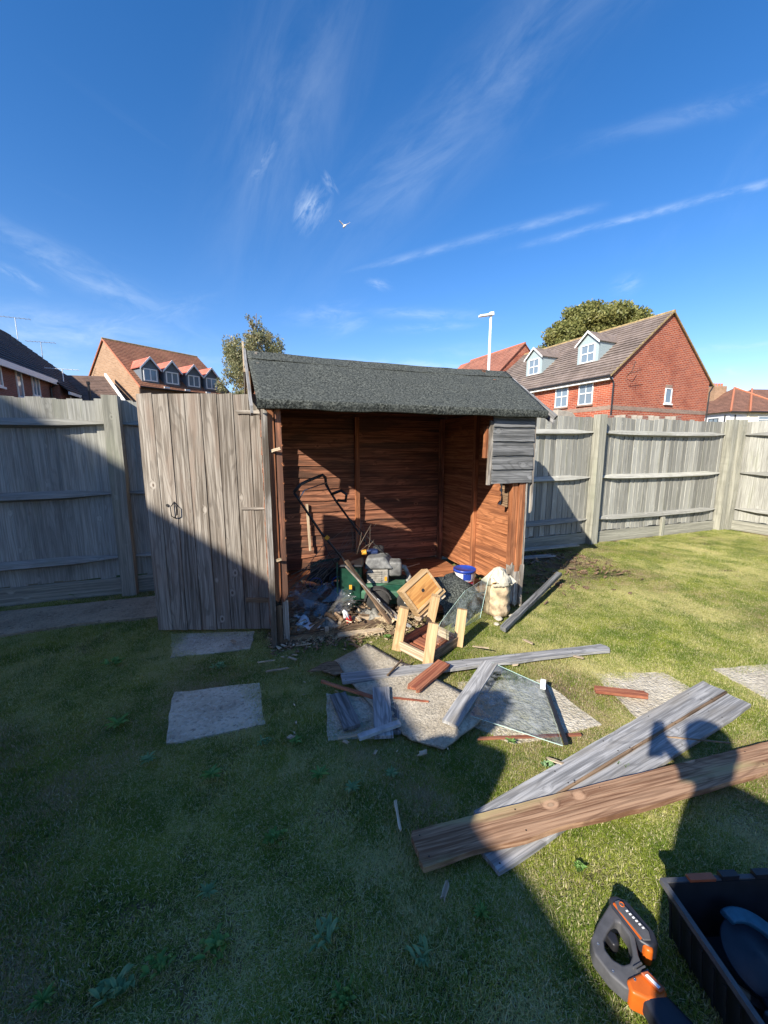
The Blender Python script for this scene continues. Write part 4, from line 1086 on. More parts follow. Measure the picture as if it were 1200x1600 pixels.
tree('birch_tree', (-8.1, 26, 0), 'slender silver birch with thin drooping olive foliage left of the shed roof', 9.6,
     [(0.1, 0, 9.15, .55, 7), (.0, 0, 8.3, 1.2, 16), (-.1, 0, 7.3, 1.7, 26), (1.4, 0, 7.7, .8, 8), (-.1, 0, 6.3, 1.9, 30), (-.6, 0, 5.2, 1.7, 20), (-.2, 0, 4.2, 1.6, 16)], 'birch_leaf', 27000, .066, 5, 1.0)
tree('oak_tree', (21.9, 43, 0), 'large round bushy tree showing above the brick house roof', 13,
     [(0, 0, 12.0, 3.6, 60)], 'oak_leaf', 60000, .15, 8, 0, .35, (5.3, 4.3, 11.6, 190))
sh_ = thing('shrub', 'bright green shrub top poking above the fence in front of the brick house', 'shrub', (5.9, 11.6, 0))
MB().tube([(0, 0, 0), (0, 0, 1.8)], .03, 6).build('trunk', 'twig', sh_)
tag(leaf_cloud('crown', 'shrub_leaf', [(0, 0, 2.0, .34, .3, .2), (.12, 0, 2.1, .2, .2, .13), (-.2, 0, 1.7, .3, .3, .4)], 900, .05, sh_, None, 4), kind='stuff')
for (x, y, s2, lb) in ((-11.5, 27.5, 1.0, 'distant low green trees right of the dormered terrace'),):
    tt = thing('far_tree', 'low green tree below the birch, right of the dormered terrace', 'tree', (-9.3, 30, 0)); MB().tube([(0, 0, 0), (0, 0, 4)], .1, 6).build('trunk', 'twig', tt)
    tag(leaf_cloud('crown', 'shrub_leaf', [(0, 0, 4.8, 1.6, 1.2, 1.2), (1, 0, 5.3, 1.2, 1, 1.0), (-1.0, 0, 4.4, 1.0, 1, .9)], 2500, .12, tt, None, 14), kind='stuff')
fr_ = thing('far_house', 'sliver of red tiled roof between the dormered terrace and the birch', 'house', (-15.0, 40, 0))
MB().box((0, 0, 0), (7, 5, 5.7)).build('wall', 'deep_red_brick', fr_); roof_slope(fr_, (-.2, -.3, 5.6), (1, 0, 0), (0, 2.8, 1.3), 7.4, 3.0, 'red_tile')


# ---------------------------------------------------------------- loose planks on the lawn
def plank(name, label, cat, p0, p1, wd, th, z0, z1, mat, jag=(0, 0), ny=3, group=None, bow=0, roll=0, seed=1, nx=14, edge=0, wob=.0015):
    p0 = Vector((p0[0], p0[1], z0)); p1 = Vector((p1[0], p1[1], z1)); L = (p1 - p0).length
    o = link(name, board_mesh(L, wd, th, nx, ny, wob, jag, bow=bow, seed=seed, mat=mat, edge=edge), None)
    M = axes(p0, p1 - p0, z=(math.sin(roll), 0, 1)); o.matrix_world = M
    return tag(o, label, cat, group)
G1 = 'loose boards pulled off the shed'
plank('plank', 'long narrow grey plank lying across the broken board in front of the shed', 'plank', (-.252, 2.120), (1.545, 2.53), .085, .018, .045, .020, 'grey_plank_wood', (.004, .05), seed=2, group=G1, nx=24, edge=.012)
plank('plank', 'wide grey weathered plank, lower right one of the pair under the brown board', 'plank', (.345, 1.118), (1.95, 1.965), .105, .018, .014, .016, 'grey_plank_wood', (.004, .01), seed=5, group=G1, nx=24, edge=.006)
plank('plank', 'wide grey weathered plank, upper left one of the pair, running under the brown board', 'plank', (.36, 1.24), (1.905, 2.085), .105, .018, .016, .018, 'grey_plank_wood', (.01, .012), seed=9, group=G1, nx=24, edge=.006)
o = plank('plank', 'brown edge moulding strip between the two grey planks', 'moulding', (.42, 1.215), (1.93, 2.022), .009, .020, .022, .026, 'rotten_wood', (.01, .03), seed=12, ny=1)
plank('plank', 'long thick reddish brown rough board lying over the grey pair', 'plank', (.103, 1.130), (2.15, 1.650), .118, .022, .038, .040, 'brown_plank_wood', (.012, .012), seed=14, group=G1, ny=6, nx=44, bow=.004, edge=.022, wob=.0012)
plank('offcut', 'short red brown board offcut on the pale broken sheet', 'offcut', (.150, 1.995), (.372, 2.245), .085, .016, .055, .075, 'red_plank_wood', (.03, .006), seed=20, ny=6)
plank('offcut', 'short dark grey board offcut standing upright in the picture beside its darker neighbour', 'offcut', (.000, 1.665), (-.018, 2.03), .092, .018, .030, .045, 'grey_plank_wood', (.004, .006), seed=23)
plank('offcut', 'dark slanting board offcut nearest the shaded lawn', 'offcut', (-.155, 1.735), (-.262, 2.01), .088, .018, .026, .030, 'black_weathered_wood', (.004, .05), seed=25, ny=5)
plank('offcut', 'small piece of pale grey offcut tucked under the upright offcut', 'offcut', (.055, 1.70), (.050, 2.0), .05, .012, .022, .026, 'black_weathered_wood', (.004, .02), seed=26)
plank('metal_strip', 'short pale metal channel strip across the foot of the dark offcut', 'metal strip', (-.118, 1.64), (.077, 1.736), .030, .016, .050, .052, 'zinc_strip', (0, 0), seed=27, ny=1)
plank('offcut', 'grey board piece leaning on the edge of the glass pane', 'offcut', (.322, 1.735), (.66, 2.24), .085, .018, .045, .085, 'grey_plank_wood', (.006, .03), seed=28, ny=4)
plank('offcut', 'red brown curved offcut lying alone on the concrete slab', 'offcut', (1.195, 2.052), (1.475, 1.990), .055, .016, .024, .026, 'red_plank_wood', (.02, .05), seed=31, ny=5)
plank('batten', 'dark weathered batten lying on the grass right of the shed post', 'batten', (.872, 2.76), (1.79, 3.86), .052, .030, .03, .12, 'black_weathered_wood', (.05, .02), seed=33, ny=2)
plank('batten', 'thin red brown batten crossing the shaded slab', 'batten', (-.372, 2.085), (-.04, 1.945), .018, .012, .055, .040, 'red_plank_wood', (.02, .01), seed=35, ny=1)
plank('batten', 'thin reddish sliver on the pale broken sheet', 'batten', (.04, 1.952), (.245, 1.918), .010, .006, .040, .040, 'red_plank_wood', (.01, .01), seed=36, ny=1)
plank('batten', 'thin red strip under the front edge of the glass pane', 'batten', (.44, 1.672), (.95, 1.70), .014, .008, .018, .018, 'red_plank_wood', (.02, .02), seed=37, ny=1)
plank('batten', 'thin grey lath beside the metal strip', 'batten', (-.222, 1.672), (-.10, 1.70), .013, .006, .020, .022, 'splinter_wood', (.01, .01), seed=38, ny=1)
plank('stick', 'thin dark stick over the long narrow plank', 'stick', (.02, 2.13), (.115, 2.28), .010, .008, .060, .075, 'rotten_wood', (0, 0), seed=39, ny=1)
plank('stick', 'thin dark stick lying in the head shadow over the grey planks', 'stick', (1.33, 1.655), (1.575, 1.60), .006, .005, .042, .055, 'rotten_wood', (0, 0), seed=40, ny=1)
SP = [((-.815, 2.337), (-.70, 2.362)), ((-.735, 2.232), (-.585, 2.272)), ((.144, 1.572), (.208, 1.585)), ((.041, 1.352), (.060, 1.205)), ((.174, .985), (.203, 1.045)), ((-.46, 1.66), (-.43, 1.69)),
      ((-.05, 1.56), (-.03, 1.60)), ((-.2, 1.66), (-.16, 1.63)), ((1.25, 2.42), (1.32, 2.38)), ((.8, 2.30), (.86, 2.31)), ((-.64, 2.41), (-.56, 2.36)), ((-1.1, 2.64), (-1.05, 2.60)), ((-.62, 2.55), (-.50, 2.58)), ((.72, 1.55), (.78, 1.51)), ((1.0, 2.65), (1.05, 2.57)), ((.61, 2.55), (.70, 2.42))]
SPL = ['pale narrow splinter on shaded grass, upper of the two left of the broken board', 'grey wood splinter on the shaded grass, wider of the two left of the broken board', 'tiny wood chip just below the tip of the broken board',
       'thin upright straw stick in the dark lawn left of the brown board', 'pale short splinter below the brown board end', 'wood chip on the grass left of the slanting offcut', 'tiny chip below the upright offcut', 'tiny chip below the slanting offcut',
       'pale chip on the sunny lawn beyond the planks', 'pale chip beside the upper corner of the glass', 'small splinter near the left shed post', 'pale chip on the slab at the foot of the door', 'splinter in the grass under the rotten sill', 'wood chip on the grass under the black strip', 'chip on the lawn beside the leaning glass', 'long thin splinter by the standing glass pane']
for k, ((a, b), lb) in enumerate(zip(SP, SPL)):
    plank('splinter', lb, 'splinter', a, b, .010 + .006 * (k % 3), .005, .022, .026 + (.05 if k == 15 else 0), 'splinter_wood', (.02, .02), seed=50 + k, ny=2, nx=4)

# pale broken sheet lying on the ground
def sheet(name, label, cat, pts, th, mat, n=10, sag=.006, seed=0, parent=None, z=None, smooth=True, thick=True):
    """polygon in 3D (roughly planar) as a fan grid, with real thickness"""
    P = [Vector(p) for p in pts]; c = sum(P, Vector()) / len(P)
    rim = []
    for i in range(len(P)):
        a, b = P[i], P[(i + 1) % len(P)]
        for k in range(n): rim.append(a.lerp(b, k / n))
    rr = random.Random(seed); m = len(rim); vs = [c]; rings = 6
    for j in range(1, rings + 1):
        f = j / rings
        for k, p in enumerate(rim):
            q = c.lerp(p, f); q = q + Vector((0, 0, sag * mnoise.noise((q.x * 5, q.y * 5, seed))))
            if j == rings and k % n: q += Vector((rr.uniform(-1, 1), rr.uniform(-1, 1), 0)) * sag * .5
            vs.append(q)
    fs = [(0, 1 + k, 1 + (k + 1) % m) for k in range(m)]
    for j in range(rings - 1):
        for k in range(m):
            a = 1 + j * m; fs.append((a + k, a + m + k, a + m + (k + 1) % m, a + (k + 1) % m))
    vs = [v - c for v in vs]
    o = link(name, mesh_of(name, vs, fs, mat, smooth), parent, Matrix.Translation(c))
    sm = o.modifiers.new('thick', 'SOLIDIFY'); sm.thickness = th; sm.offset = 0
    if label: tag(o, label, cat)
    return o
sheet('broken_board', 'large pale cracked board lying on the grass in front of the shed', 'board', [(-.115, 2.565, .030), (.08, 2.34, .03), (.19, 2.265, .03), (.46, 1.965, .035), (.505, 1.80, .03), (.275, 1.605, .022), (.13, 1.66, .022), (-.0, 1.80, .024), (-.145, 2.04, .026), (-.33, 2.325, .03)], .014, 'weathered_board', seed=3)
sheet('broken_board', 'torn rotten plywood corner left of the big pale board', 'board', [(-.47, 2.225, .03), (-.36, 2.29, .05), (-.30, 2.30, .045), (-.24, 2.19, .04), (-.30, 2.18, .03), (-.38, 2.23, .03)], .010, 'rotten_wood', 4, .01, 6)

# glass pane on the ground + second leaning
def pane(name, label, pts, th=.004, mat='dirty_glass'):
    t = thing(name, label, 'glass pane', pts[0]); o0 = Vector(pts[0])
    P = [Vector(p) - o0 for p in pts]; n = len(P); nr = (P[1] - P[0]).cross(P[-1] - P[0]).normalized() * th
    MB().add(P, [tuple(range(n))]).build('glass_face', mat, t)
    e = MB()
    for i in range(n):
        a, b = P[i], P[(i + 1) % n]; e.add([a - nr * .5, b - nr * .5, b + nr * .5, a + nr * .5], [(0, 1, 2, 3)])
    e.build('cut_edge', 'glass_edge', t); return t
pane('glass_sheet', 'large dirty pane of glass lying flat on the slab in front of the shed', [(.655, 2.235, .085), (.905, 2.045, .05), (.815, 1.60, .04), (.435, 1.79, .050)])
pane('glass_sheet', 'clear broken pane of glass leaning over the wooden stand', [(.302, 2.455, .055), (.758, 2.93, .06), (.845, 3.05, .36), (.62, 2.88, .30), (.40, 2.62, .165)], mat='clear_glass')
plank('rubber_strip', 'black rubber window strip along the right edge of the flat glass', 'window strip', (.905, 2.03), (.83, 1.60), .018, .014, .062, .050, 'black_plastic', seed=60, ny=1)
plank('sealant_tube', 'short white plastic clip at the top of the black strip', 'clip', (.905, 2.055), (.875, 1.985), .028, .012, .078, .074, 'white_sealant', seed=61, ny=1, nx=2)
sheet('glass_shard', 'small pale shard at the lower left corner of the flat glass', 'glass shard', [(.435, 1.79, .054), (.47, 1.87, .056), (.54, 1.77, .054)], .003, 'clear_plastic', 3, 0, 2)

# ---------------------------------------------------------------- wooden stand (upturned)
st = thing('wooden_stand', 'small upturned wooden stand with four thick pine legs in front of the shed', 'wooden stand', (.30, 2.55, 0))
o0 = Vector((.30, 2.55, 0))
c4 = [Vector(p) - o0 for p in [(.095, 2.545, .03), (.285, 2.345, .03), (.525, 2.60, .03), (.345, 2.82, .03)]]
tops = [Vector(p) - o0 for p in [(.140, 2.56, .300), (.322, 2.40, .262), (.555, 2.64, .255), (.385, 2.78, .300)]]
for k, (a, b) in enumerate(zip(c4, tops)):
    link('leg', board_mesh((b - a).length + .03, .066, .048, 4, 1, .0008, seed=k, mat='new_pine'), st, axes(a - (b - a).normalized() * .03, b - a, z=(c4[1] - c4[0]).cross(Vector((0, 0, .3))) + (.3, .1, 0) if False else (-.25, -1, .0)))
for k in range(4):
    a, b = c4[k], c4[(k + 1) % 4]
    link('frame_rail', board_mesh((b - a).length, .062, .018, 4, 1, .001, seed=k + 5, mat='rotten_wood' if k in (1,) else 'red_plank_wood' if k == 3 else 'splinter_wood'), st, axes(a + Vector((0, 0, .01)), b - a, y=(0, 0, 1)))
ce = sum(c4, Vector()) / 4
for k in range(3):
    a = c4[0].lerp(c4[3], .18 + .30 * k); b = c4[1].lerp(c4[2], .18 + .30 * k)
    link('shelf_slat', board_mesh((b - a).length, .085, .012, 4, 1, .001, seed=k + 15, mat='red_plank_wood'), st, axes(a + Vector((0, 0, -.012)), b - a, z=(0, 0, 1)))

# nest box / tray with plywood face
nb_ = thing('wooden_box', 'tilted pine box with an orange plywood face and a dark knot hole', 'wooden box', (.20, 2.80, .13))
e1 = Vector((.21, .135, .145)).normalized(); e2 = Vector((.10, -.02, -.17)); e2 = (e2 - e1 * e2.dot(e1)).normalized(); nn = e1.cross(e2)
if nn.y > 0: nn = -nn
oL = Vector((.132, 2.80, .322)) - Vector((.20, 2.80, .13)); Wb, Hb, Tb = .275, .205, .10
Mx = Matrix.Identity(4)
for i in range(3): Mx[i][0], Mx[i][1], Mx[i][2], Mx[i][3] = e1[i], e2[i], -nn[i], oL[i]
MB().box((.018, .018, .004), (Wb - .018, Hb - .018, .012)).build('face_panel', 'orange_ply', nb_, Mx)
for (a, b) in (((0, 0, -.004), (Wb, .018, Tb)), ((0, Hb - .018, -.004), (Wb, Hb, Tb)), ((0, .018, -.004), (.018, Hb - .018, Tb)), ((Wb - .018, .018, -.004), (Wb, Hb - .018, Tb))):
    MB().box(a, b).build('side_board', 'new_pine', nb_, Mx)
MB().box((-.0, Hb + .003, .012), (Wb + .02, Hb + .034, Tb)).build('lip_board', 'new_pine', nb_, Mx)
MB().box((-.012, Hb + .038, .03), (Wb + .004, Hb + .068, Tb)).build('lip_board', 'splinter_wood', nb_, Mx)
MB().lathe([(.001, 0), (.012, 0), (.014, .001), (.001, .001)], 14).build('knot_hole', 'iron_black', nb_, Mx @ Matrix.Translation((.145, .105, .0025)))

# dark felt scrap between box and tub
sheet('felt_scrap', 'dark grey roofing felt scrap draped between the tilted box and the paint tub', 'roofing felt', [(.40, 3.02, .36), (.60, 3.22, .34), (.78, 3.12, .18), (.62, 2.92, .06), (.47, 2.82, .04), (.43, 2.90, .20)], .004, 'roof_felt', 6, .05, 11)

# ---------------------------------------------------------------- paint tub
tb = thing('paint_tub', 'white plastic paint tub with blue lid standing on the shed floor', 'paint tub', (.765, 3.60, .065), R(-20))
MB().lathe([(.085, 0), (.090, .005), (.098, .17), (.100, .175)], 28).build('tub', 'bucket_white', tb, None, True)
MB().lathe([(.090, .165), (.106, .166), (.107, .188), (.100, .192), (.098, .186), (.001, .184)], 28).build('lid', 'blue_plastic', tb, None, True)
lb_ = MB(); n = 14
for (z0, z1, a0, a1, mm, nm) in ((.02, .065, -2.4, -.4, 'label_violet', 'label_band'), (.065, .085, -2.4, -.4, 'label_red', 'label_stripe'), (.10, .16, -1.55, -.75, 'blue_plastic', 'label_block')):
    b = MB(); rr0 = lambda z: .0905 + .0075 * z / .17 + .0012
    vs = [(rr0(z) * math.cos(a0 + (a1 - a0) * k / n), rr0(z) * math.sin(a0 + (a1 - a0) * k / n), z) for z in (z0, z1) for k in range(n + 1)]
    b.add(vs, [(k, k + 1, k + n + 2, k + n + 1) for k in range(n)]); b.build(nm, mm, tb)
hb2 = MB(); hb2.tube([(-.106, 0, .16), (-.09, -.06, .12), (-.03, -.115, .10), (.05, -.112, .10), (.1, -.05, .12), (.106, 0, .16)], .003, 6); hb2.build('handle', 'steel', tb, None, True)

# ---------------------------------------------------------------- cement sack
sk = thing('sack', 'crumpled beige cement sack with a torn white top beside the right shed post', 'sack', (.945, 3.13, .0), R(15))
def blob_mesh(prof, n, amp, seed, fr=6, sq=1.0, M=None):
    vs = []; fs = []
    for i, (r_, z_) in enumerate(prof):
        for k in range(n):
            a = 2 * math.pi * k / n; q = r_ * (1 + amp * mnoise.noise((math.cos(a) * fr * .4 + seed, math.sin(a) * fr * .4, z_ * fr * 2)) + amp * .6 * mnoise.noise((math.cos(a) * fr, math.sin(a) * fr, z_ * fr * 5 + seed)))
            p = Vector((q * math.cos(a) * sq, q * math.sin(a), z_ + .012 * mnoise.noise((a * 2, z_ * 20, seed)))); vs.append(M @ p if M else p)
    for i in range(len(prof) - 1):
        for k in range(n): fs.append((i * n + k, i * n + (k + 1) % n, (i + 1) * n + (k + 1) % n, (i + 1) * n + k))
    fs += [tuple(range(n - 1, -1, -1)), tuple(range(len(vs) - n, len(vs)))]
    b = MB(); b.add(vs, fs); return b
blob_mesh([(.06, 0), (.098, .02), (.104, .06), (.094, .10), (.100, .14), (.090, .19), (.096, .23), (.082, .27), (.070, .31), (.05, .33)], 36, .20, 3, 9).build('paper_body', 'sack_beige', sk, None, True)
blob_mesh([(.086, .265), (.092, .29), (.07, .34), (.045, .39), (.03, .40), (.012, .41)], 34, .55, 5, 11, 1.15).build('plastic_top', 'sack_white', sk, None, True)
for k in range(5): MB().box((-.03, -.001, 0), (.03, .001, .07)).build('torn_flap', 'sack_white', sk, axes((-.05 + .03 * k, -.03 + .02 * (k % 2), .33), (1, .3, .2 * (k - 2)), y=(-.4 + .25 * k, -.5, 1)))
MB().box((0, -.0015, 0), (.035, 0, .03)).build('printed_mark', 'yellow_plastic', sk, axes((-.085, -.055, .30), (.7, -.5, .4), y=(0, .2, 1)))

# ---------------------------------------------------------------- lawn mower
mw = thing('lawn_mower', 'old dusty green petrol lawn mower with long black folding handle inside the shed', 'lawn mower', (-.02, 3.28, .07), R(0))
o0 = Vector((-.02, 3.28, .07))
def rel(*p): return Vector(p) - o0
dk = MB(); prof = [(-.22, -.18), (.17, -.20), (.25, -.12), (.27, 0), (.25, .12), (.17, .20), (-.22, .18)]
dk.prism(prof, .07, .15); dk.prism([(x * .82, y * .82) for x, y in prof], .151, .19); dk.build('deck', 'faded_green', mw, None, False, .02, 3)
cw = MB(); cw.add([(-.1, -.205, .03), (.26, -.16, .03), (.24, -.15, .17), (.05, -.19, .20), (-.1, -.19, .16), (-.1, -.15, .03), (.26, -.12, .03), (.24, -.11, .17), (.05, -.15, .20), (-.1, -.15, .16)],
               [(0, 1, 2, 3, 4), (9, 8, 7, 6, 5), (0, 5, 6, 1), (1, 6, 7, 2), (2, 7, 8, 3), (3, 8, 9, 4), (4, 9, 5, 0)]); cw.build('front_skirt', 'mower_green', mw, None, False, .008)
for (wx, wy, rr_) in ((-.03, -.25, .095), (.20, -.22, .075), (-.10, .24, .09), (.19, .23, .075)):
    Mw = axes((wx, wy, rr_ - .0), (1, 0, 0), z=(0, -1, 0))
    wh = MB().lathe([(rr_ * .62, -.02), (rr_ * .97, -.022), (rr_, -.012), (rr_, .012), (rr_ * .97, .022), (rr_ * .62, .02)], 24).build('wheel', 'tyre_rubber', mw, Mw, True)
    MB().lathe([(.001, .010), (rr_ * .2, .026), (rr_ * .25, .012), (rr_ * .6, .016), (rr_ * .66, .0), (.001, -.005)], 24).build('hub_cap', 'wheel_cream', wh, None, True)
wg = MB()
wc = []
for k in range(13):
    a = R(10 + k * 14); wc.append((math.cos(a) * .112, math.sin(a) * .112))
for k in range(12, -1, -1):
    a = R(10 + k * 14); wc.append((math.cos(a) * .098, math.sin(a) * .098))
wg.prism(wc, -.03, .035); wg.build('wheel_guard', 'dusty_black', mw, axes((-.03, -.25, .095), (1, 0, 0), z=(0, -1, 0)))
eb = MB(); eb.box((-.12, -.11, .18), (.06, .09, .31)); eb.build('engine_block', 'engine_dusty', mw, None, False, .015)
for k in range(6): MB().box((-.125, -.118, .195 + k * .018), (-.0, -.108, .204 + k * .018)).build('cooling_fin', 'engine_dusty', mw)
ec = MB(); ec.add([(-.15, -.13, .31), (.10, -.12, .31), (.13, .10, .31), (-.13, .12, .31), (-.13, -.10, .40), (.02, -.09, .415), (.06, .07, .405), (-.11, .08, .41)], [(3, 2, 1, 0), (4, 5, 6, 7), (0, 1, 5, 4), (1, 2, 6, 5), (2, 3, 7, 6), (3, 0, 4, 7)])
ec.build('engine_cover', 'engine_grey', mw, None, False, .018, 3)
MB().box((.06, -.10, .24), (.17, .03, .37)).build('air_filter', 'engine_grey', mw, None, False, .02)
MB().lathe([(.045, 0), (.05, .01), (.05, .05), (.02, .055)], 16).build('fuel_cap', 'dusty_black', mw, axes((-.03, .12, .40), (1, 0, 0), z=(.1, 0, 1)), True)
MB().box((.025, -.114, .21), (.045, -.110, .245)).build('engine_label', 'yellow_plastic', mw)
MB().tube([(.12, .02, .30), (.20, .05, .28), (.24, .02, .20), (.20, -.03, .15)], .022, 10).build('exhaust', 'engine_dusty', mw, None, True)
# grass box
gb_ = MB(); gb_.prism([(-.345, -.22), (-.165, -.19), (-.165, .15), (-.345, .15)], .02, .365); gb_.build('grass_box', 'mower_green', mw, None, False, .018)
MB().box((-.355, -.235, .36), (-.15, .16, .385)).build('grass_box_lid', 'black_plastic', mw, None, False, .012)
MB().box((-.362, -.236, .06), (-.352, -.20, .40)).build('box_edge_trim', 'faded_green', mw)
MB().box((-.262, -.232, .18), (-.24, -.226, .215)).build('box_badge', 'yellow_plastic', mw)
# handle
hp = MB()
near = [rel(-.69, 3.00, 1.045), rel(-.655, 3.02, .98), rel(-.50, 3.05, .72), rel(-.325, 3.08, .49), rel(-.26, 3.10, .30)]
far = [rel(-.50, 3.40, 1.06), rel(-.42, 3.42, .92), rel(-.27, 3.44, .70), rel(-.135, 3.46, .50), rel(-.13, 3.44, .30)]
hp.tube(near, .0095, 8); hp.tube(far, .0095, 8)
hp.build('handle_tube', 'black_plastic', mw, None, True)
gp = MB(); gp.tube([near[0], rel(-.64, 3.02, 1.105), rel(-.60, 3.08, 1.125), rel(-.52, 3.34, 1.155), rel(-.505, 3.39, 1.13), far[0]], .0125, 10); gp.build('grip_bar', 'dusty_black', mw, None, True)
bl = MB(); bl.tube([rel(-.655, 3.02, .99), rel(-.62, 3.05, 1.055), rel(-.49, 3.36, 1.09), rel(-.46, 3.41, .99)], .005, 6); bl.build('brake_bar', 'steel', mw, None, True)
kb = MB(); kb.tube([rel(-.455, 3.40, .985), rel(-.37, 3.36, 1.02), rel(-.32, 3.34, .99), rel(-.33, 3.36, .93), rel(-.40, 3.40, .93)], .013, 8); kb.build('control_lever', 'black_plastic', mw, None, True)
MB().box((-.03, -.02, -.03), (.03, .02, .03)).build('handle_clamp', 'yellow_plastic', mw, Matrix.Translation(rel(-.45, 3.04, .68)) @ Matrix.Rotation(.8, 4, 'Y')).scale = (.5, .5, .5)
MB().box((-.03, -.03, -.022), (.03, .03, .022)).build('handle_clamp', 'dull_orange', mw, Matrix.Translation(rel(-.17, 3.38, .50)))
MB().box((-.05, -.04, -.02), (.05, .04, .02)).build('start_housing', 'tool_blue', mw, Matrix.Translation(rel(-.10, 3.34, .49)), False, .012)
MB().tube([rel(-.19, 3.26, .50), rel(-.15, 3.26, .505)], .022, 10).build('start_knob', 'yellow_plastic', mw)
cb = MB()
cb.tube([far[1], rel(-.30, 3.36, .78), rel(-.14, 3.32, .62), rel(-.04, 3.30, .52), rel(.04, 3.28, .46)], .0035, 5)
cb.tube([near[2], rel(-.45, 3.02, .58), rel(-.38, 3.05, .44)], .003, 5); cb.build('control_cable', 'cable_black', mw, None, True)

# second machine: old cylinder mower in the dark corner
m2 = thing('old_machine', 'small dark garden machine with blue wheels in the shaded left part of the shed', 'garden machine', (-.50, 3.62, .07), R(10))
MB().prism([(-.20, -.12), (.18, -.12), (.18, .14), (-.20, .14)], .08, .22).build('body', 'dusty_black', m2, None, False, .02)
for (wx, wy) in ((.05, -.17), (-.15, -.17), (.05, .17)):
    wh = MB().lathe([(.05, -.02), (.09, -.02), (.094, 0), (.09, .02), (.05, .02)], 22).build('wheel', 'tyre_rubber', m2, axes((wx, wy, .10), (1, 0, 0), z=(0, -1, 0)), True)
    MB().lathe([(.001, .012), (.06, .022), (.068, .0), (.001, -.005)], 20).build('hub', 'blue_plastic', wh, None, True)
MB().tube([(-.20, -.05, .21), (-.1, -.06, .27), (.06, -.06, .285), (.15, -.05, .22)], .014, 8).build('carry_handle', 'mower_green', m2, None, True)

# dry twigs heap
tw = MB(); rt = random.Random(12)
for k in range(17):
    a = Vector((rt.uniform(-.78, -.55), rt.uniform(3.0, 3.2), rt.uniform(.20, .34))); b = Vector((rt.uniform(-.38, -.15), rt.uniform(3.25, 3.6), rt.uniform(.38, .70)))
    m = a.lerp(b, .5) + Vector((rt.uniform(-.04, .04), rt.uniform(-.05, .05), rt.uniform(0, .07))); tw.tube([a, m, b], [.0035, .0028, .0012], 4)
for k in range(14):
    a = Vector((rt.uniform(-.3, -.1), rt.uniform(3.2, 3.5), rt.uniform(.45, .55))); b = a + Vector((rt.uniform(-.05, .16), rt.uniform(-.1, .1), rt.uniform(.05, .28))); tw.tube([a, a.lerp(b, .5) + Vector((.01, 0, .02)), b], [.003, .002, .001], 4)
tag(tw.build('dry_twigs', 'twig', None, None, True), 'heap of dry bramble twigs lying over the machines in the shed', 'twigs')

# leaning laths in front of the mower
plank('lath', 'long dark lath leaning down from the mower handle', 'lath', (-.30, 3.02), (.055, 2.80), .034, .014, .50, .06, 'rotten_wood', (.0, .03), seed=70, ny=2)
plank('lath', 'thin white edged lath leaning beside the dark one', 'lath', (-.30, 2.97), (.075, 2.85), .014, .010, .47, .09, 'flaky_white_wood', (.0, .02), seed=71, ny=1)
plank('lath', 'short white curved lath at the foot of the leaning laths', 'lath', (-.01, 3.00), (.13, 2.90), .024, .010, .15, .06, 'flaky_white_wood', (.01, .02), seed=72, ny=2)
plank('lath', 'grey lath behind the tilted box', 'lath', (.05, 2.93), (.20, 2.74), .020, .012, .09, .07, 'grey_plank_wood', (.01, .02), seed=73, ny=1)
plank('rod', 'thin grey rod lying on the shed floor behind the mower', 'rod', (.0, 3.85), (.40, 4.30), .012, .010, .12, .09, 'splinter_wood', seed=74, ny=1)
plank('rod', 'second shorter rod crossing behind the mower engine', 'rod', (.03, 3.75), (.24, 3.98), .010, .008, .15, .12, 'splinter_wood', seed=75, ny=1)
plank('broom_stick', 'pale wooden tool handle lying across the rubble', 'tool handle', (-.245, 2.905), (.035, 2.93), .026, .022, .070, .055, 'splinter_wood', (.0, .0), seed=76, ny=2)
plank('rotten_beam', 'crumbling brown timber sill lying along the shed opening', 'rotten beam', (-.42, 2.80), (.12, 2.96), .060, .040, .025, .030, 'rotten_wood', (.08, .06), seed=77, ny=5, nx=22)
plank('rotten_beam', 'smaller splintered brown piece in front of the crumbling sill', 'rotten beam', (-.35, 2.72), (.0, 2.80), .040, .022, .018, .022, 'splinter_wood', (.08, .06), seed=78, ny=4, nx=12)
# plastic film, papers, packet
sheet('plastic_film', 'crumpled clear plastic sheet lying over the left of the shed floor', 'plastic sheet', [(-.70, 2.92, .10), (-.60, 2.86, .08), (-.30, 2.88, .10), (-.24, 3.00, .16), (-.27, 3.12, .26), (-.70, 3.14, .28), (-.76, 3.02, .2)], .002, 'clear_plastic', 10, .07, 21)
def crumple(name, label, cat, c, rx, ry, h_, mat, seed, n=22, rot=0, ragged=.25):
    vs = []; fs = []; rr = random.Random(seed)
    for j in range(9):
        for k in range(n):
            f = j / 8; a = 2 * math.pi * k / n; q = f * (1 + ragged * mnoise.noise((math.cos(a) * 2 + seed, math.sin(a) * 2, 1)))
            x, y = rx * q * math.cos(a), ry * q * math.sin(a); z = h_ * (1 - f) * .8 + h_ * .9 * abs(mnoise.noise((x * 14, y * 14, seed))) + .004
            vs.append((x * math.cos(rot) - y * math.sin(rot), x * math.sin(rot) + y * math.cos(rot), z))
    for j in range(8):
        for k in range(n): fs.append((j * n + k, (j + 1) * n + k, (j + 1) * n + (k + 1) % n, j * n + (k + 1) % n))
    o = link(name, mesh_of(name, vs, fs, mat, False), None, Matrix.Translation(c)); sm = o.modifiers.new('thick', 'SOLIDIFY'); sm.thickness = .002
    return tag(o, label, cat)
crumple('paper', 'crumpled bluish white paper sheet at the foot of the left shed post', 'paper', (-.625, 2.86, .03), .12, .14, .06, 'paper_white', 3, rot=.3, ragged=.7)
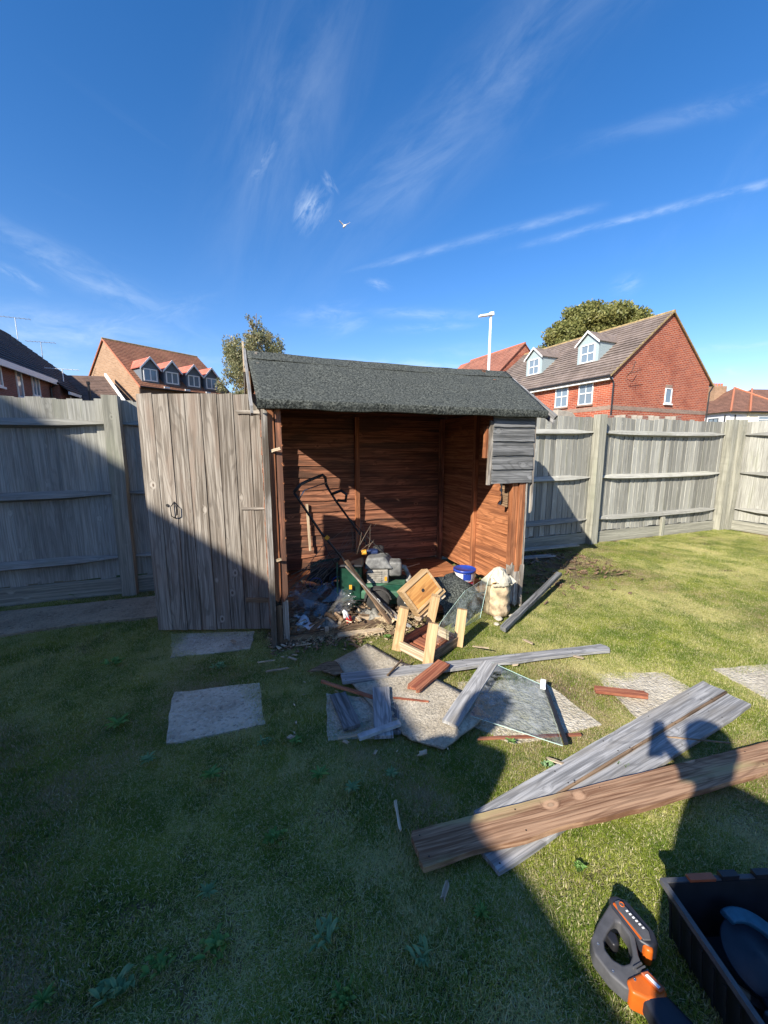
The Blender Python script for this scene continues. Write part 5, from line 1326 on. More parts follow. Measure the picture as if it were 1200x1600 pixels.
crumple('paper', 'flat torn white paper strip on the rotten sill beside the left post', 'paper', (-.56, 2.77, .015), .12, .05, .03, 'paper_white', 8, rot=.2, ragged=.8)
crumple('rag', 'dirty grey green rag in the rubble in front of the plastic sheet', 'rag', (-.46, 2.86, .03), .11, .08, .07, 'dirty_grey', 5, ragged=.6)
pk = thing('packet', 'red and white crumpled plastic packet standing in the rubble', 'packet', (-.265, 2.89, .045)); pk.rotation_euler = (.35, -.45, .3)
blob_mesh([(.02, 0), (.038, .01), (.042, .05), (.032, .08)], 18, .7, 4, 9, .6).build('red_part', 'label_red', pk, None, True)
blob_mesh([(.034, .070), (.036, .09), (.026, .12), (.004, .145)], 18, .8, 6, 9, .6).build('white_part', 'label_white', pk, None, True)
gl = thing('glove', 'small black rubber glove lying beside the red packet', 'glove', (-.165, 3.00, .06), R(-15))
blob_mesh([(.004, -.07), (.022, -.05), (.028, 0), (.024, .05), (.006, .07)], 14, .2, 4, 6, 1.0, axes((0, 0, .02), (0, 0, 1), z=(1, .2, -.1))).build('palm', 'dusty_black', gl, None, True)
for k in range(4): MB().tube([(.05, -.018 + .012 * k, .02), (.085 + .006 * k, -.024 + .016 * k, .012)], [.008, .006], 8).build('finger', 'dusty_black', gl, None, True)

# rubble, bark and chips in front of and beside the shed
def scatter(name, mat, n, fn, smin, smax, seed):
    rr = random.Random(seed); b = MB()
    for _ in range(n):
        x, y, z = fn(rr); s = rr.uniform(smin, smax); M = Matrix.Translation((x, y, z + s * .25)) @ Euler((rr.uniform(-.5, .5), rr.uniform(-.5, .5), rr.uniform(0, 6.28))).to_matrix().to_4x4()
        lx, ly, lz = s * rr.uniform(.8, 2.6), s * rr.uniform(.3, .9), s * rr.uniform(.15, .4)
        b.box((-lx / 2, -ly / 2, -lz / 2), (lx / 2, ly / 2, lz / 2), M)
    return tag(b.build(name, mat), kind='stuff')
def fa(rr):
    x = rr.uniform(-.08, 1.1); y = rr.gauss(.02, .10); return tuple(SW(x, y, .005))
scatter('wood_chips', 'splinter_wood', 260, fa, .006, .022, 1); scatter('rotten_chips', 'rotten_wood', 420, fa, .008, .030, 2)
def fb(rr): return tuple(SW(rr.uniform(-.02, 1.2), rr.uniform(.1, .45), .07))
scatter('floor_debris', 'rotten_wood', 420, fb, .006, .03, 3)
def fc(rr): return tuple(SW(rr.uniform(2.1, 3.9), rr.gauss(.75, .35), .0))
scatter('side_debris', 'rotten_wood', 420, fc, .008, .035, 4)
def fd_(rr): return tuple(SW(rr.uniform(2.15, 3.6), rr.gauss(1.15, .12), .005))
scatter('leaf_litter', 'twig', 500, fd_, .008, .03, 5)
def fe(rr): return (rr.uniform(-.5, .4), rr.uniform(1.6, 2.6), .008)
scatter('small_chips', 'splinter_wood', 70, fe, .004, .012, 6)
plank('plank', 'weathered board lying flat at the foot of the fence beside the shed', 'plank', SW(2.3, 1.28)[:2], SW(4.1, 1.30)[:2], .10, .018, .10, .07, 'fence_wood', (.02, .05), seed=81, group=G1)
plank('plank', 'shorter grey board propped under the one at the fence foot', 'plank', SW(2.35, 1.15)[:2], SW(3.5, 1.10)[:2], .08, .018, .05, .03, 'grey_plank_wood', (.02, .12), seed=82, group=G1)
for k, (x, y, s2) in enumerate([(.93, 3.02, .035), (1.02, 2.98, .028), (.89, 2.93, .022), (1.06, 3.08, .024)]):
    b = blob_mesh([(.004, 0), (1, .3), (1, .6), (.6, .9), (.05, 1)], 10, .35, k + 3, 2); b.v = [(v[0] * s2, v[1] * s2, v[2] * s2) for v in b.v]
    tag(b.build('stone', 'stone_pale', None, Matrix.Translation((x, y, -.003)), True), 'small pale stone, %s at the foot of the cement sack' % ['largest one', 'middle one', 'one nearest the viewer', 'one nearest the shed post'][k], 'stone')

def fg(rr): return tuple(SW(rr.uniform(.05, 1.15), rr.uniform(-.02, .42), .05 + .05 * rr.random()))
scatter('splintered_wood', 'rotten_wood', 80, fg, .02, .055, 31); scatter('pale_splinters', 'splinter_wood', 60, fg, .015, .035, 32)
hy = MB(); rt = random.Random(77)
for k in range(420):
    p = SW(rt.uniform(.1, 1.05), rt.gauss(-.02, .07), .01); a = rt.uniform(0, 6.28); L_ = rt.uniform(.03, .09); e = Vector((math.cos(a), math.sin(a), rt.uniform(0, .9))) * L_
    hy.tube([p, p + e * .6 + Vector((0, 0, .008)), p + e], [.0012, .001, .0006], 3, None, False)
tag(hy.build('dry_stalks', 'straw'), 'dry straw coloured stalks along the rotten sill', 'dry grass', kind='stuff')
cbl = MB(); pts_ = []
for k in range(70):
    f = k / 69; a = f * 21; q = .055 + .03 * math.sin(k * 1.7); pts_.append((-.36 + q * math.cos(a) * 1.5 + .1 * f, 3.03 + q * math.sin(a), .12 + .03 * math.sin(k * .9)))
cbl.tube(pts_, .005, 6); tag(cbl.build('cable_coil', 'cable_black', None, None, True), 'tangled black cable in front of the green grass box', 'cable')
crumple('rag', 'dark dirty cloth scrap between the packet and the mower wheel', 'rag', (-.10, 2.96, .05), .10, .07, .06, 'dirty_grey', 15, ragged=.8)
crumple('cardboard', 'torn brown cardboard piece under the leaning laths', 'cardboard', (.04, 2.90, .05), .11, .08, .05, 'sack_beige', 17, ragged=.9)
sheet('cobweb_film', 'dusty torn polythene piece behind the white papers', 'plastic sheet', [(-.72, 3.02, .12), (-.62, 2.93, .09), (-.50, 2.96, .14), (-.54, 3.10, .24), (-.68, 3.14, .22)], .002, 'clear_plastic', 6, .06, 41)
def nails(o, L_, W_, th, seed, step=.38):
    rr = random.Random(seed); b = MB(); x = .03
    while x < L_ - .02:
        for y in (-W_ * .28, W_ * .28):
            b.lathe([(.0028, 0), (.0030, .0006), (.001, .001)], 8, Matrix.Translation((x + rr.uniform(-.006, .006), y + rr.uniform(-.006, .006), th / 2 + .0022)))
        x += step + rr.uniform(-.03, .03)
    tag(b.build('nail_heads', 'iron_black', o), kind='stuff')
for o_ in list(COL.objects):
    if o_.type == 'MESH' and o_.parent is None and o_.name.split('.')[0] == 'plank' and o_.data.name.startswith('board'):
        xs = [v.co.x for v in o_.data.vertices]; ys = [v.co.y for v in o_.data.vertices]; zs = [v.co.z for v in o_.data.vertices]
        nails(o_, max(xs), max(ys) - min(ys), max(zs) - min(zs) - .003, len(xs))

# ---------------------------------------------------------------- reciprocating saw
sw = thing('cordless_saw', 'cordless reciprocating saw, black grey and orange, lying on the grass', 'power tool', (.65, .85, 0))
def loc2(pts): return [(x - .65, y - .85) for x, y in pts]
def ring_prism(outer, inner, h0, h1):
    n = len(outer); b = MB(); vs = [(*p, h0) for p in outer] + [(*p, h0) for p in inner] + [(*p, h1) for p in outer] + [(*p, h1) for p in inner]
    fs = []
    for i in range(n):
        j = (i + 1) % n
        fs += [(i, j, j + 2 * n, i + 2 * n), (j + n, i + n, i + 3 * n, j + 3 * n), (i + 2 * n, j + 2 * n, j + 3 * n, i + 3 * n), (j, i, i + n, j + n)]
    b.add(vs, fs); return b
outer = [(.693, .963), (.668, .962), (.640, .940), (.600, .908), (.563, .872), (.557, .842), (.576, .800), (.602, .772), (.640, .772), (.668, .797), (.672, .835), (.690, .880)]
inner = [(.668, .912), (.655, .914), (.642, .905), (.618, .888), (.598, .870), (.592, .852), (.600, .832), (.620, .820), (.640, .824), (.656, .838), (.664, .856), (.674, .880)]
hsaw = ring_prism(loc2(outer)[::-1], loc2(inner)[::-1], .012, .058); hsaw.build('handle', 'tool_grey', sw, None, False, .010, 3)
MB().prism(loc2([(.668, .972), (.692, .976), (.718, .958), (.746, .884), (.740, .858), (.712, .850), (.690, .866), (.664, .945)]), .006, .066).build('battery', 'tool_dark', sw, None, False, .008, 3)
MB().prism(loc2([(.676, .955), (.690, .958), (.727, .882), (.720, .862), (.700, .862), (.672, .935)]), .067, .072).build('battery_trim', 'tool_grey', sw, None, False, .002)
tm = MB(); tm.prism(loc2([(.668, .950), (.673, .951), (.700, .868), (.694, .866)]), .066, .0705); tm.build('orange_line', 'orange_plastic', sw)
MB().prism(loc2([(.698, .872), (.730, .868), (.715, .842), (.698, .846)]), .008, .062).build('battery_foot', 'orange_plastic', sw, None, False, .008, 3)
MB().prism(loc2([(.608, .788), (.650, .800), (.668, .803), (.696, .764), (.686, .752), (.640, .748), (.606, .762)]), .008, .066).build('collar', 'orange_plastic', sw, None, False, .010, 3)
MB().prism(loc2([(.648, .795), (.668, .799), (.690, .765), (.672, .758)]), .067, .074).build('side_plate', 'dull_orange', sw, None, False, .003)
MB().prism(loc2([(.655, .788), (.662, .790), (.678, .766), (.671, .763)]), .0745, .0758).build('name_strip', 'label_white', sw)
MB().prism(loc2([(.628, .770), (.692, .766), (.722, .716), (.730, .665), (.700, .640), (.650, .640), (.636, .705)]), .010, .064).build('gear_housing', 'tool_dark', sw, None, False, .014, 3)
MB().tube([(.02, -.175, .038), (.015, -.26, .036)], [.020, .014], 12).build('blade_clamp', 'steel', sw)
MB().box((.008, -.42, .034), (.016, -.26, .036)).build('saw_blade', 'steel', sw)
for k in range(5): MB().prism(loc2([(.640 + .006 * k, .812 - .006 * k), (.668 + .004 * k, .822 - .007 * k), (.669 + .004 * k, .818 - .007 * k), (.641 + .006 * k, .808 - .006 * k)]), .058, .063).build('vent_rib', 'tool_grey', sw)
MB().prism(loc2([(.612, .888), (.630, .902), (.645, .890), (.640, .866), (.622, .862)]), .020, .052).build('trigger', 'black_plastic', sw, None, False, .006)
for (x_, y_, z_) in ((.578, .862, .058), (.586, .806, .058), (.628, .785, .0665), (.676, .772, .0665), (.650, .700, .0645), (.700, .690, .0645), (.640, .660, .0645)):
    MB().lathe([(.0032, -.001), (.0032, .0008), (.0016, .0010), (.0014, .0004)], 10, Matrix.Translation((x_ - .65, y_ - .85, z_))).build('screw', 'steel', sw)
lt = MB()
for k in range(6): lt.prism(loc2([(.692 + .004 * k, .930 - .008 * k), (.698 + .004 * k, .931 - .008 * k), (.699 + .004 * k, .927 - .008 * k), (.693 + .004 * k, .926 - .008 * k)]), .0722, .0730)
lt.build('battery_lettering', 'label_white', sw)
ring = MB(); ring.tube([(.690 - .65 + .006 * math.cos(a), .945 - .85 + .006 * math.sin(a), .0728) for a in [k * math.pi / 6 for k in range(13)]], .0012, 5); ring.build('battery_emblem', 'orange_plastic', sw)

# ---------------------------------------------------------------- tool crate
tc_ = thing('tool_crate', 'open black plastic tool crate in the bottom right corner', 'tool crate', (.80, .93, 0), R(2.5))
Wc, Dc, Hc = .52, .34, .165; ti = .022
# local: x to the right, y towards the viewer is negative
def wallq(name, a, b, a2, b2):   # bottom edge a-b, top edge a2-b2, thin wall
    a, b, a2, b2 = map(Vector, (a, b, a2, b2)); n = (b - a).cross(a2 - a).normalized() * .003
    MB().add([a - n, b - n, b2 - n, a2 - n, a + n, b + n, b2 + n, a2 + n], [(0, 1, 2, 3), (7, 6, 5, 4), (0, 4, 5, 1), (1, 5, 6, 2), (2, 6, 7, 3), (3, 7, 4, 0)]).build(name, 'black_plastic', tc_)
B_ = [(ti, -ti, .004), (Wc - ti, -ti, .004), (Wc - ti, -Dc + ti, .004), (ti, -Dc + ti, .004)]; T_ = [(0, 0, Hc), (Wc, 0, Hc), (Wc, -Dc, Hc), (0, -Dc, Hc)]
for k in range(4): wallq('wall', B_[k], B_[(k + 1) % 4], T_[k], T_[(k + 1) % 4])
MB().box((ti, -Dc + ti, .002), (Wc - ti, -ti, .008)).build('floor', 'black_plastic', tc_)
rm_ = MB()
for a, b in (((-.012, -.0), (Wc + .012, .012)), ((-.012, -Dc - .012), (Wc + .012, -Dc)), ((-.012, -Dc), (0, 0)), ((Wc, -Dc), (Wc + .012, 0))): rm_.box((a[0], a[1], Hc - .012), (b[0], b[1], Hc + .004))
rm_.build('rim', 'tool_grey', tc_)
rl = MB(); rl.box((.012, -Dc + .01, Hc - .035), (.020, -.02, Hc - .028)); rl.build('inner_rail', 'tool_grey', tc_)
for x_ in (.065, .33): MB().box((x_, -.004, Hc + .004), (x_ + .075, .014, Hc + .012)).build('latch', 'dull_orange', tc_)
for x_ in (.16, .26): MB().box((x_, -.002, Hc + .002), (x_ + .05, .016, Hc + .016)).build('hinge_lug', 'black_plastic', tc_)
MB().box((.40, -.004, Hc + .006), (.47, .012, Hc + .014)).build('label_tab', 'label_white', tc_)
for k in range(9):
    MB().box((-.0035, -.0015, 0), (.0035, .0015, .12)).build('wall_rib', 'black_plastic', tc_, axes((.004, -.03 - k * .034, .02), (0, -1, 0), z=(-.12, 0, 1)))
# circular saw in the crate
cs = thing('circular_saw', 'dark circular saw with teal blade guard inside the black crate', 'power tool', (.985, .80, .012), R(20))
MB().lathe([(.001, -.004), (.078, -.004), (.080, 0), (.078, .004), (.02, .006), (.012, .012), (.001, .013)], 30).build('blade', 'tool_dark', cs, axes((-.02, .02, .075), (1, 0, .1), z=(-.25, -.35, 1)), True)
gd = MB(); go = [(.095 * math.cos(R(a)), .095 * math.sin(R(a))) for a in range(-70, 91, 10)] + [(.062 * math.cos(R(a)), .062 * math.sin(R(a))) for a in range(90, -71, -10)]
gd.prism(go, -.012, .014); gd.build('blade_guard', 'saw_teal', cs, axes((-.02, .02, .080), (1, 0, .1), z=(-.25, -.35, 1)), False, .006)
MB().prism([(-.12, -.09), (.02, -.10), (.02, -.05), (-.12, -.04)], .02, .07).build('base', 'tool_grey', cs, None, False, .006)
MB().tube([(-.10, -.04, .06), (-.03, -.085, .075), (.02, -.09, .06)], .018, 10).build('grip', 'tool_dark', cs, None, True)
MB().tube([(.02, -.09, .06), (.045, -.09, .055)], .019, 10).build('cap', 'dull_orange', cs, None, True)
bo = thing('torch', 'dark blue cylindrical torch lying at the back of the crate', 'torch', (1.10, .87, .05), 0)
MB().tube([(-.07, 0, 0), (.12, .015, 0)], .027, 14).build('barrel', 'tool_blue', bo, None, True); MB().tube([(-.082, 0, 0), (-.07, 0, 0)], .030, 14).build('bezel', 'steel', bo, None, True)
bx_ = thing('chisel', 'small wooden handled chisel lying in the crate', 'chisel', (.885, .79, .02), R(-40))
MB().tube([(-.05, 0, .012), (.03, 0, .012)], .012, 10).build('handle', 'splinter_wood', bx_, None, True); MB().box((.03, -.008, .009), (.10, .008, .014)).build('blade', 'steel', bx_)


# ---------------------------------------------------------------- weeds
def weed(loc, kind, s, seed, label):
    rr = random.Random(seed); b = []; F = []; tone = []
    n = {'rosette': 13, 'clump': 26, 'spray': 18}[kind]
    for k in range(n):
        a = 2 * math.pi * (k * .618 if kind != 'spray' else rr.random()); L = s * rr.uniform(.6, 1.0) * (1 if kind != 'clump' else .6); wv = s * rr.uniform(.6, 1.4) * (.17 if kind == 'rosette' else .24)
        bx0 = 0 if kind == 'rosette' else rr.uniform(-s, s) * .55; by0 = 0 if kind == 'rosette' else rr.uniform(-s, s) * .45
        up = rr.uniform(.25, .8) if kind != 'rosette' else rr.uniform(.1, .45); i0 = len(b); m = 5
        for j in range(m + 1):
            f = j / m; wd = wv * math.sin(math.pi * min(1, .12 + f * .88)) * (1 + (.35 if j % 2 and kind == 'rosette' else 0)) * (1 if f < 1 else .1)
            x = L * f * math.cos(a) + bx0; y = L * f * math.sin(a) + by0; z = .012 + L * up * math.sin(f * 2.0) * .8
            tx, ty = -math.sin(a), math.cos(a); b += [(x - tx * wd / 2, y - ty * wd / 2, z + .004), (x, y, z - .003 * (1 - f)), (x + tx * wd / 2, y + ty * wd / 2, z + .004)]
        for j in range(m):
            q = i0 + j * 3; F += [(q, q + 1, q + 4, q + 3), (q + 1, q + 2, q + 5, q + 4)]
        tone += [rr.random()] * (2 * m)
    me = mesh_of('weed', b, F, 'weed_leaf' if seed % 2 else 'pale_weed_leaf', True); at = me.attributes.new('tone', 'FLOAT', 'FACE'); at.data.foreach_set('value', tone)
    o = link('weed', me, None, Matrix.Translation(loc)); return tag(o, label, 'weed', 'weeds in the lawn')
WD = [((-.39, 1.192), 'clump', .060, 'bright green leafy weed in the middle of the shaded lawn'), ((-.733, 1.467), 'rosette', .075, 'grey green thistle rosette in the shaded lawn below the slab'),
      ((-1.334, 1.779), 'rosette', .09, 'leafy weed on the shaded lawn left of the concrete slab'), ((-.272, 1.467), 'rosette', .07, 'pale rosette weed right of the thistle'),
      ((-.69, .800), 'clump', .070, 'pale leafy weed clump near the bottom left corner'), ((-.60, .845), 'clump', .055, 'pale leafy weed clump right next to the bottom left clump'),
      ((-.475, .885), 'clump', .075, 'large dull green weed clump at the bottom left centre'), ((-.171, .905), 'spray', .055, 'upright small leaved weed at the bottom centre'),
      ((-.853, .775), 'rosette', .05, 'weed rosette in the very bottom left corner'), ((.105, .868), 'spray', .05, 'small leaved weed left of the saw near the bottom'),
      ((-.10, .785), 'clump', .05, 'weed clump on the bottom edge near the centre'), ((.03, 1.47), 'rosette', .055, 'dim weed between the metal strip and the grey planks'),
      ((.645, 1.095), 'clump', .030, 'small bright weed in the sunny grass above the saw'), ((.715, 1.52), 'clump', .045, 'bright weed beside the upper grey plank'),
      ((-2.90, 3.53), 'clump', .12, 'green weed growing against the fence foot on the left'), ((-.19, 1.84), 'clump', .035, 'small weed beside the slanting offcut'),
      ((.29, .965), 'rosette', .045, 'pale rosette just below the brown board'), ((-.562, 1.655), 'clump', .05, 'small weed at the right edge of the lone slab'),
      ((-.42, 1.66), 'rosette', .055, 'weed left of the slanting offcut in the shade'), ((-.13, 1.40), 'rosette', .06, 'low thistle below the offcuts'),
      ((.60, 1.66), 'rosette', .04, 'weed rosette in the strip of sun below the glass'), ((-1.05, 1.55), 'rosette', .06, 'rosette below the lone slab in the shade'),
      ((-1.75, 2.35), 'clump', .08, 'weed in the shaded grass in front of the path'), ((-1.05, 2.30), 'clump', .07, 'weed clump between the door slab and the lone slab'),
      ((.02, 2.70), 'clump', .05, 'weed tuft by the shed opening'), ((-.55, 1.02), 'rosette', .05, 'faint rosette in the dark lawn centre left'), ((1.05, 1.53), 'rosette', .05, 'weed under the photographer shadow by the brown board')]
for k, (p, kd, s_, lb) in enumerate(WD): weed((p[0], p[1], 0), kd, s_ * .78, 30 + k * 3 + (0 if k in (1, 3, 4, 5) else 1), lb)

# ---------------------------------------------------------------- grass blades
def in_poly(px, py, poly):
    c = np.zeros(len(px), bool); n = len(poly)
    for i in range(n):
        x0, y0 = poly[i][:2]; x1, y1 = poly[(i + 1) % n][:2]
        cond = ((y0 > py) != (y1 > py)) & (px < (x1 - x0) * (py - y0) / (y1 - y0 + 1e-12) + x0); c ^= cond
    return c
def shrink(poly, d):
    cx = sum(p[0] for p in poly) / len(poly); cy = sum(p[1] for p in poly) / len(poly); out = []
    for p in poly:
        v = Vector((p[0] - cx, p[1] - cy)); l = v.length; v = v * ((l - d) / l); out.append((cx + v.x, cy + v.y))
    return out
def tuft(seed, n, rad, h, straw):
    rg = np.random.default_rng(seed); a = rg.uniform(0, 2 * math.pi, n); q = rad * np.sqrt(rg.random(n)); x = q * np.cos(a); y = q * np.sin(a)
    hh = h * rg.uniform(.45, 1.1, n); az = rg.uniform(0, 2 * math.pi, n); lean = rg.uniform(.15, 1.0 if not straw else 1.8, n); wd = rg.uniform(.0007, .0016, n)
    dx_, dy_ = np.cos(az), np.sin(az); tx, ty = -dy_, dx_
    p0 = np.stack([x, y, np.full(n, -.01)], 1); mid = p0 + np.stack([dx_ * lean * hh * .3, dy_ * lean * hh * .3, hh * .62], 1); tip = p0 + np.stack([dx_ * lean * hh * .95, dy_ * lean * hh * .95, hh * (1.0 - .25 * lean)], 1)
    W_ = np.stack([tx * wd, ty * wd, np.zeros(n)], 1)
    V = np.stack([p0 - W_, p0 + W_, mid - W_ * .8, mid + W_ * .8, tip], 1).reshape(-1, 3); b = np.arange(n) * 5
    F = np.concatenate([np.stack([b, b + 1, b + 3, b + 2], 1)], 0); F2 = np.stack([b + 2, b + 3, b + 4], 1)
    me = bpy.data.meshes.new('grass_tuft'); me.from_pydata(V.tolist(), [], F.tolist() + F2.tolist())
    at = me.attributes.new('tone', 'FLOAT', 'POINT'); tn = rg.random(n); tn = np.where(tn > .8, tn, tn * .8 + (.15 if straw else 0)); at.data.foreach_set('value', np.repeat(tn, 5).astype(np.float32))
    me.materials.append(MATS['grass_blade']); return bpy.data.objects.new('grass_tuft', me)      # used by the node tree only
tufts = [tuft(k, 330, .075, .027 if k < 3 else .021, k >= 3) for k in range(5)]
rg = np.random.default_rng(2)
N = 21000
px = rg.uniform(-4.6, 7.6, N * 4); py = rg.uniform(.28, 7.6, N * 4)
dist = np.hypot(px, py)
keep = (np.abs(px) < py * 1.15 + 1.0) & (rg.random(N * 4) < np.clip(1.25 - dist * .06, .55, 1))
lx = (px - A0.x) * UX.x + (py - A0.y) * UX.y; ly = (px - A0.x) * VY.x + (py - A0.y) * VY.y
keep &= ~((ly > 1.50)); keep &= ~((lx > 7.55))
keep &= ~((lx > -.10) & (lx < 2.12) & (ly > -.02)); keep &= ~((lx > -.08) & (lx < 1.0) & (ly > -.13)& (rg.random(N * 4) < .8))
keep &= ~((lx > 2.1) & (lx < 4.3 - 0.9 * np.abs(ly - .9)) & (ly > .25) & (rg.random(N * 4) < .8))
for p in SL: keep &= ~(in_poly(px, py, shrink(p, .075)) | (in_poly(px, py, shrink(p, .03)) & (rg.random(len(px)) < .6)))
keep &= ~in_poly(px, py, shrink(ptop, .0)); keep &= ~in_poly(px, py, [(-.09, 2.5), (.19, 2.2), (.43, 1.95), (.45, 1.8), (.27, 1.65), (0, 1.82), (-.14, 2.05), (-.28, 2.3)])
keep &= ~((np.hypot(px + .745, py - .98) < .05) | (np.hypot((px - 1.06), py - 2.12) < .055) | (np.hypot((px + 1.35), py - 1.83) < .04))
keep &= ~((px > .80) & (px < 1.36) & (py > .6) & (py < .95))
thin = np.array([mnoise.noise((x * 1.6, y * 1.6, 8)) + .5 * mnoise.noise((x * 5, y * 5, 2)) for x, y in zip(px, py)])
keep &= ~((thin > .22) & (rg.random(N * 4) < .55))
px, py = px[keep], py[keep]; n = len(px)
hgt = np.array([.55 + .9 * max(0, mnoise.noise((x * 1.1, y * 1.1, 3)) + .45) + .35 * mnoise.noise((x * 4, y * 4, 5)) for x, y in zip(px, py)]); hgt = np.clip(hgt, .45, 1.5) * np.where(rg.random(n) < .035, 1.7, 1.0)
me = bpy.data.meshes.new('grass'); me.vertices.add(n); me.vertices.foreach_set('co', np.stack([px, py, np.array([.010 * mnoise.noise((x * 1.1, y * 1.1, 0)) - .012 for x, y in zip(px, py)])], 1).ravel())
for nm, arr in (('hgt', hgt), ('rot', rg.uniform(0, 6.28, n))): at = me.attributes.new(nm, 'FLOAT', 'POINT'); at.data.foreach_set('value', arr.astype(np.float32))
at = me.attributes.new('pick', 'INT', 'POINT'); at.data.foreach_set('value', rg.integers(0, 5, n).astype(np.int32))
me.materials.append(MATS['grass_blade'])
go_ = link('grass', me); tag(go_, 'short patchy lawn grass, green with dry straw coloured patches', 'grass', kind='stuff')
ng = bpy.data.node_groups.new('grass', 'GeometryNodeTree'); ng.interface.new_socket('Geometry', in_out='INPUT', socket_type='NodeSocketGeometry'); ng.interface.new_socket('Geometry', in_out='OUTPUT', socket_type='NodeSocketGeometry')
gi = ng.nodes.new('NodeGroupInput'); gout = ng.nodes.new('NodeGroupOutput'); iop = ng.nodes.new('GeometryNodeInstanceOnPoints'); g2i = ng.nodes.new('GeometryNodeGeometryToInstance')
for t in reversed(tufts):
    oi = ng.nodes.new('GeometryNodeObjectInfo'); oi.inputs['Object'].default_value = t; ng.links.new(oi.outputs['Geometry'], g2i.inputs[0])
def nattr(nm, ty='FLOAT'):
    q = ng.nodes.new('GeometryNodeInputNamedAttribute'); q.data_type = ty; q.inputs['Name'].default_value = nm; return q.outputs['Attribute']
ng.links.new(gi.outputs[0], iop.inputs['Points']); ng.links.new(g2i.outputs[0], iop.inputs['Instance']); iop.inputs['Pick Instance'].default_value = True
ng.links.new(nattr('pick', 'INT'), iop.inputs['Instance Index'])
cr = ng.nodes.new('ShaderNodeCombineXYZ'); ng.links.new(nattr('rot'), cr.inputs[2]); ng.links.new(cr.outputs[0], iop.inputs['Rotation'])
cs_ = ng.nodes.new('ShaderNodeCombineXYZ'); cs_.inputs[0].default_value = 1; cs_.inputs[1].default_value = 1; ng.links.new(nattr('hgt'), cs_.inputs[2]); ng.links.new(cs_.outputs[0], iop.inputs['Scale'])
ng.links.new(iop.outputs[0], gout.inputs[0])
gmod = go_.modifiers.new('grass', 'NODES'); gmod.node_group = ng


# ---------------------------------------------------------------- people behind the camera (their shadows fall in view)
def person(name, label, joints, edges, radii, root_i, head_c, head_r, cloth, loc=(0, 0, 0), face=(0, 1, 0), ears=True):
    t = thing(name, label, 'person', loc); me = bpy.data.meshes.new('body'); me.from_pydata([Vector(j) - Vector(loc) for j in joints], edges, [])
    o = link('body', me, t); sk_ = o.modifiers.new('skin', 'SKIN')
    for v, rr in zip(me.skin_vertices[0].data, radii): v.radius = (rr, rr) if not hasattr(rr, '__len__') else rr
    me.skin_vertices[0].data[root_i].use_root = True
    sb = o.modifiers.new('sub', 'SUBSURF'); sb.levels = 2; sb.render_levels = 2; sk_.use_smooth_shade = True; me.materials.append(MATS[cloth])
    hc = Vector(head_c) - Vector(loc); f = Vector(face).normalized()
    hm = MB(); hm.lathe([(.004, -.130), (.050, -.118), (.070, -.085), (.082, -.03), (.088, .03), (.082, .075), (.050, .112), (.004, .125)], 20, axes(hc, f.cross(ZZ), z=ZZ))
    nm = axes(hc, f.cross(ZZ), z=ZZ); hm.prism([(-.012, .072), (.012, .072), (.0, .100)], -.03, .005, nm); hm.build('head', 'skin', t, None, True)
    hr = MB(); hr.lathe([(.089, .0), (.098, .03), (.093, .088), (.060, .125), (.004, .138)], 20, axes(hc - f * .008, f.cross(ZZ), z=ZZ)); hr.build('hair', 'hair_brown', t, None, True)
    for sx in (-1, 1):
        MB().lathe([(.003, -.025), (.012, -.01), (.013, .012), (.004, .025)], 8, axes(hc + nm.to_3x3().col[0] * .082 * sx, (1, 0, 0), z=ZZ)).build('ear', 'skin', t, None, True)
        MB().lathe([(.002, -.008), (.009, 0), (.002, .008)], 8, axes(hc + nm.to_3x3().col[0] * .03 * sx + f * .074 + ZZ * .01, (1, 0, 0), z=ZZ)).build('eye', 'white_paint', t, None, True)
    MB().box((-.022, .066, -.062), (.022, .074, -.055), nm).build('mouth', 'label_red', t)
    return t
# photographer: stands just behind the camera, holding the phone in front
bx, by = -.045, -.42
J = [(bx, by, .98), (bx, by, 1.18), (bx, by, 1.36), (bx, by, 1.44),
     (bx + .10, by - .13, 1.43), (bx + .13, by - .15, 1.17), (bx + .15, by - .05, .93), (bx + .15, by + .02, .85),
     (bx + .005, by + .07, 1.40), (-.015, -.19, 1.37), (-.025, -.085, 1.39), (-.022, -.045, 1.415),
     (bx + .10, by, .93), (bx + .12, by + .02, .50), (bx + .13, by - .02, .09), (bx + .14, by + .12, .04),
     (bx - .10, by, .93), (bx - .12, by + .02, .50), (bx - .13, by - .02, .09), (bx - .14, by + .12, .04)]
Ed = [(0, 1), (1, 2), (2, 3), (2, 4), (4, 5), (5, 6), (6, 7), (2, 8), (8, 9), (9, 10), (10, 11), (0, 12), (12, 13), (13, 14), (14, 15), (0, 16), (16, 17), (17, 18), (18, 19)]
Rd = [.125, .125, .120, .062, .065, .048, .032, .03, .065, .045, .032, .028, .09, .06, .045, .04, .09, .06, .045, .04]
Rd[8:12] = [.055, .032, .026, .024]
ph = person('person', 'photographer in grey clothes holding up a phone with one arm, casting the long shadow', J, Ed, Rd, 0, (bx + .005, by + .02, 1.575), .1, 'cloth_grey', (bx, by, 0), (.1, 1, -.1))
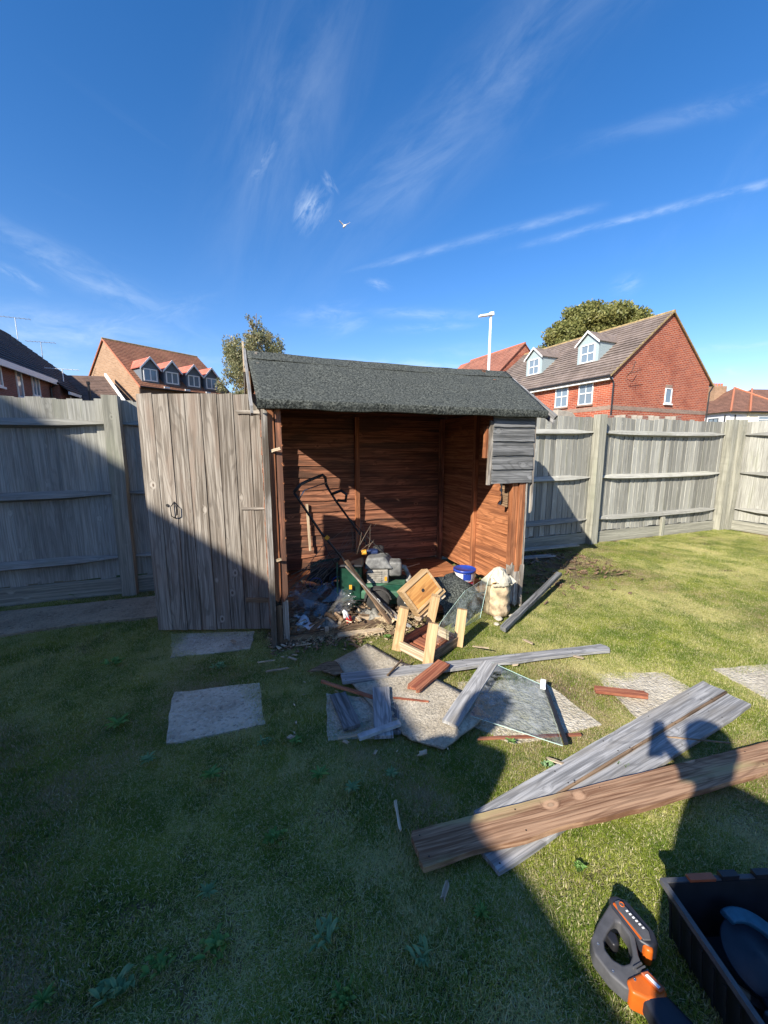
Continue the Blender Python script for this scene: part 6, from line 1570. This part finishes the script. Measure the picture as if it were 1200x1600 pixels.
# fingers curled round the phone
for k in range(4):
    b_ = Vector((-.030, -.045, 1.365 + k * .020)) - Vector((bx, by, 0)); MB().tube([b_, b_ + Vector((.012, .018, .002)), b_ + Vector((.040, .020, .004)), b_ + Vector((.058, .010, .004))], [.009, .0085, .008, .007], 8).build('finger', 'skin', ph, None, True)
b_ = Vector((-.020, -.05, 1.345)) - Vector((bx, by, 0)); MB().tube([b_, b_ + Vector((.02, -.012, .02)), b_ + Vector((.045, -.008, .035))], [.011, .010, .008], 8).build('thumb', 'skin', ph, None, True)
phn = thing('phone', 'black mobile phone held up by the photographer', 'phone', (0, -.032, 1.36)); MB().box((-.036, -.005, -.10), (.036, .003, .048)).build('case', 'black_plastic', phn, None, False, .003)
# second person further left
qx_, qy_ = -1.03, -.25
l_, a_ = -.70, -.75; qx_ = l_ * math.cos(SUN_AZ) + a_ * math.sin(SUN_AZ); qy_ = -l_ * math.sin(SUN_AZ) + a_ * math.cos(SUN_AZ)
J2 = [(qx_, qy_, .95), (qx_, qy_, 1.15), (qx_, qy_, 1.33), (qx_, qy_, 1.44), (qx_ + .17, qy_ - .03, 1.36), (qx_ + .21, qy_, 1.10), (qx_ + .20, qy_ + .08, .88), (qx_ + .19, qy_ + .10, .80),
      (qx_ - .17, qy_ + .03, 1.36), (qx_ - .21, qy_, 1.10), (qx_ - .20, qy_ + .08, .88), (qx_ - .19, qy_ + .10, .80),
      (qx_ + .10, qy_, .90), (qx_ + .12, qy_, .48), (qx_ + .12, qy_ - .02, .09), (qx_ + .13, qy_ + .12, .04), (qx_ - .10, qy_, .90), (qx_ - .12, qy_, .48), (qx_ - .12, qy_ - .02, .09), (qx_ - .13, qy_ + .12, .04)]
person('person', 'second person in navy clothes standing left of the photographer', J2, Ed[:7] + [(2, 8), (8, 9), (9, 10), (10, 11)] + Ed[11:], Rd[:8] + [.065, .048, .032, .03] + Rd[12:], 0, (qx_, qy_ + .01, 1.585), .1, 'cloth_navy', (qx_, qy_, 0), (.2, 1, 0))
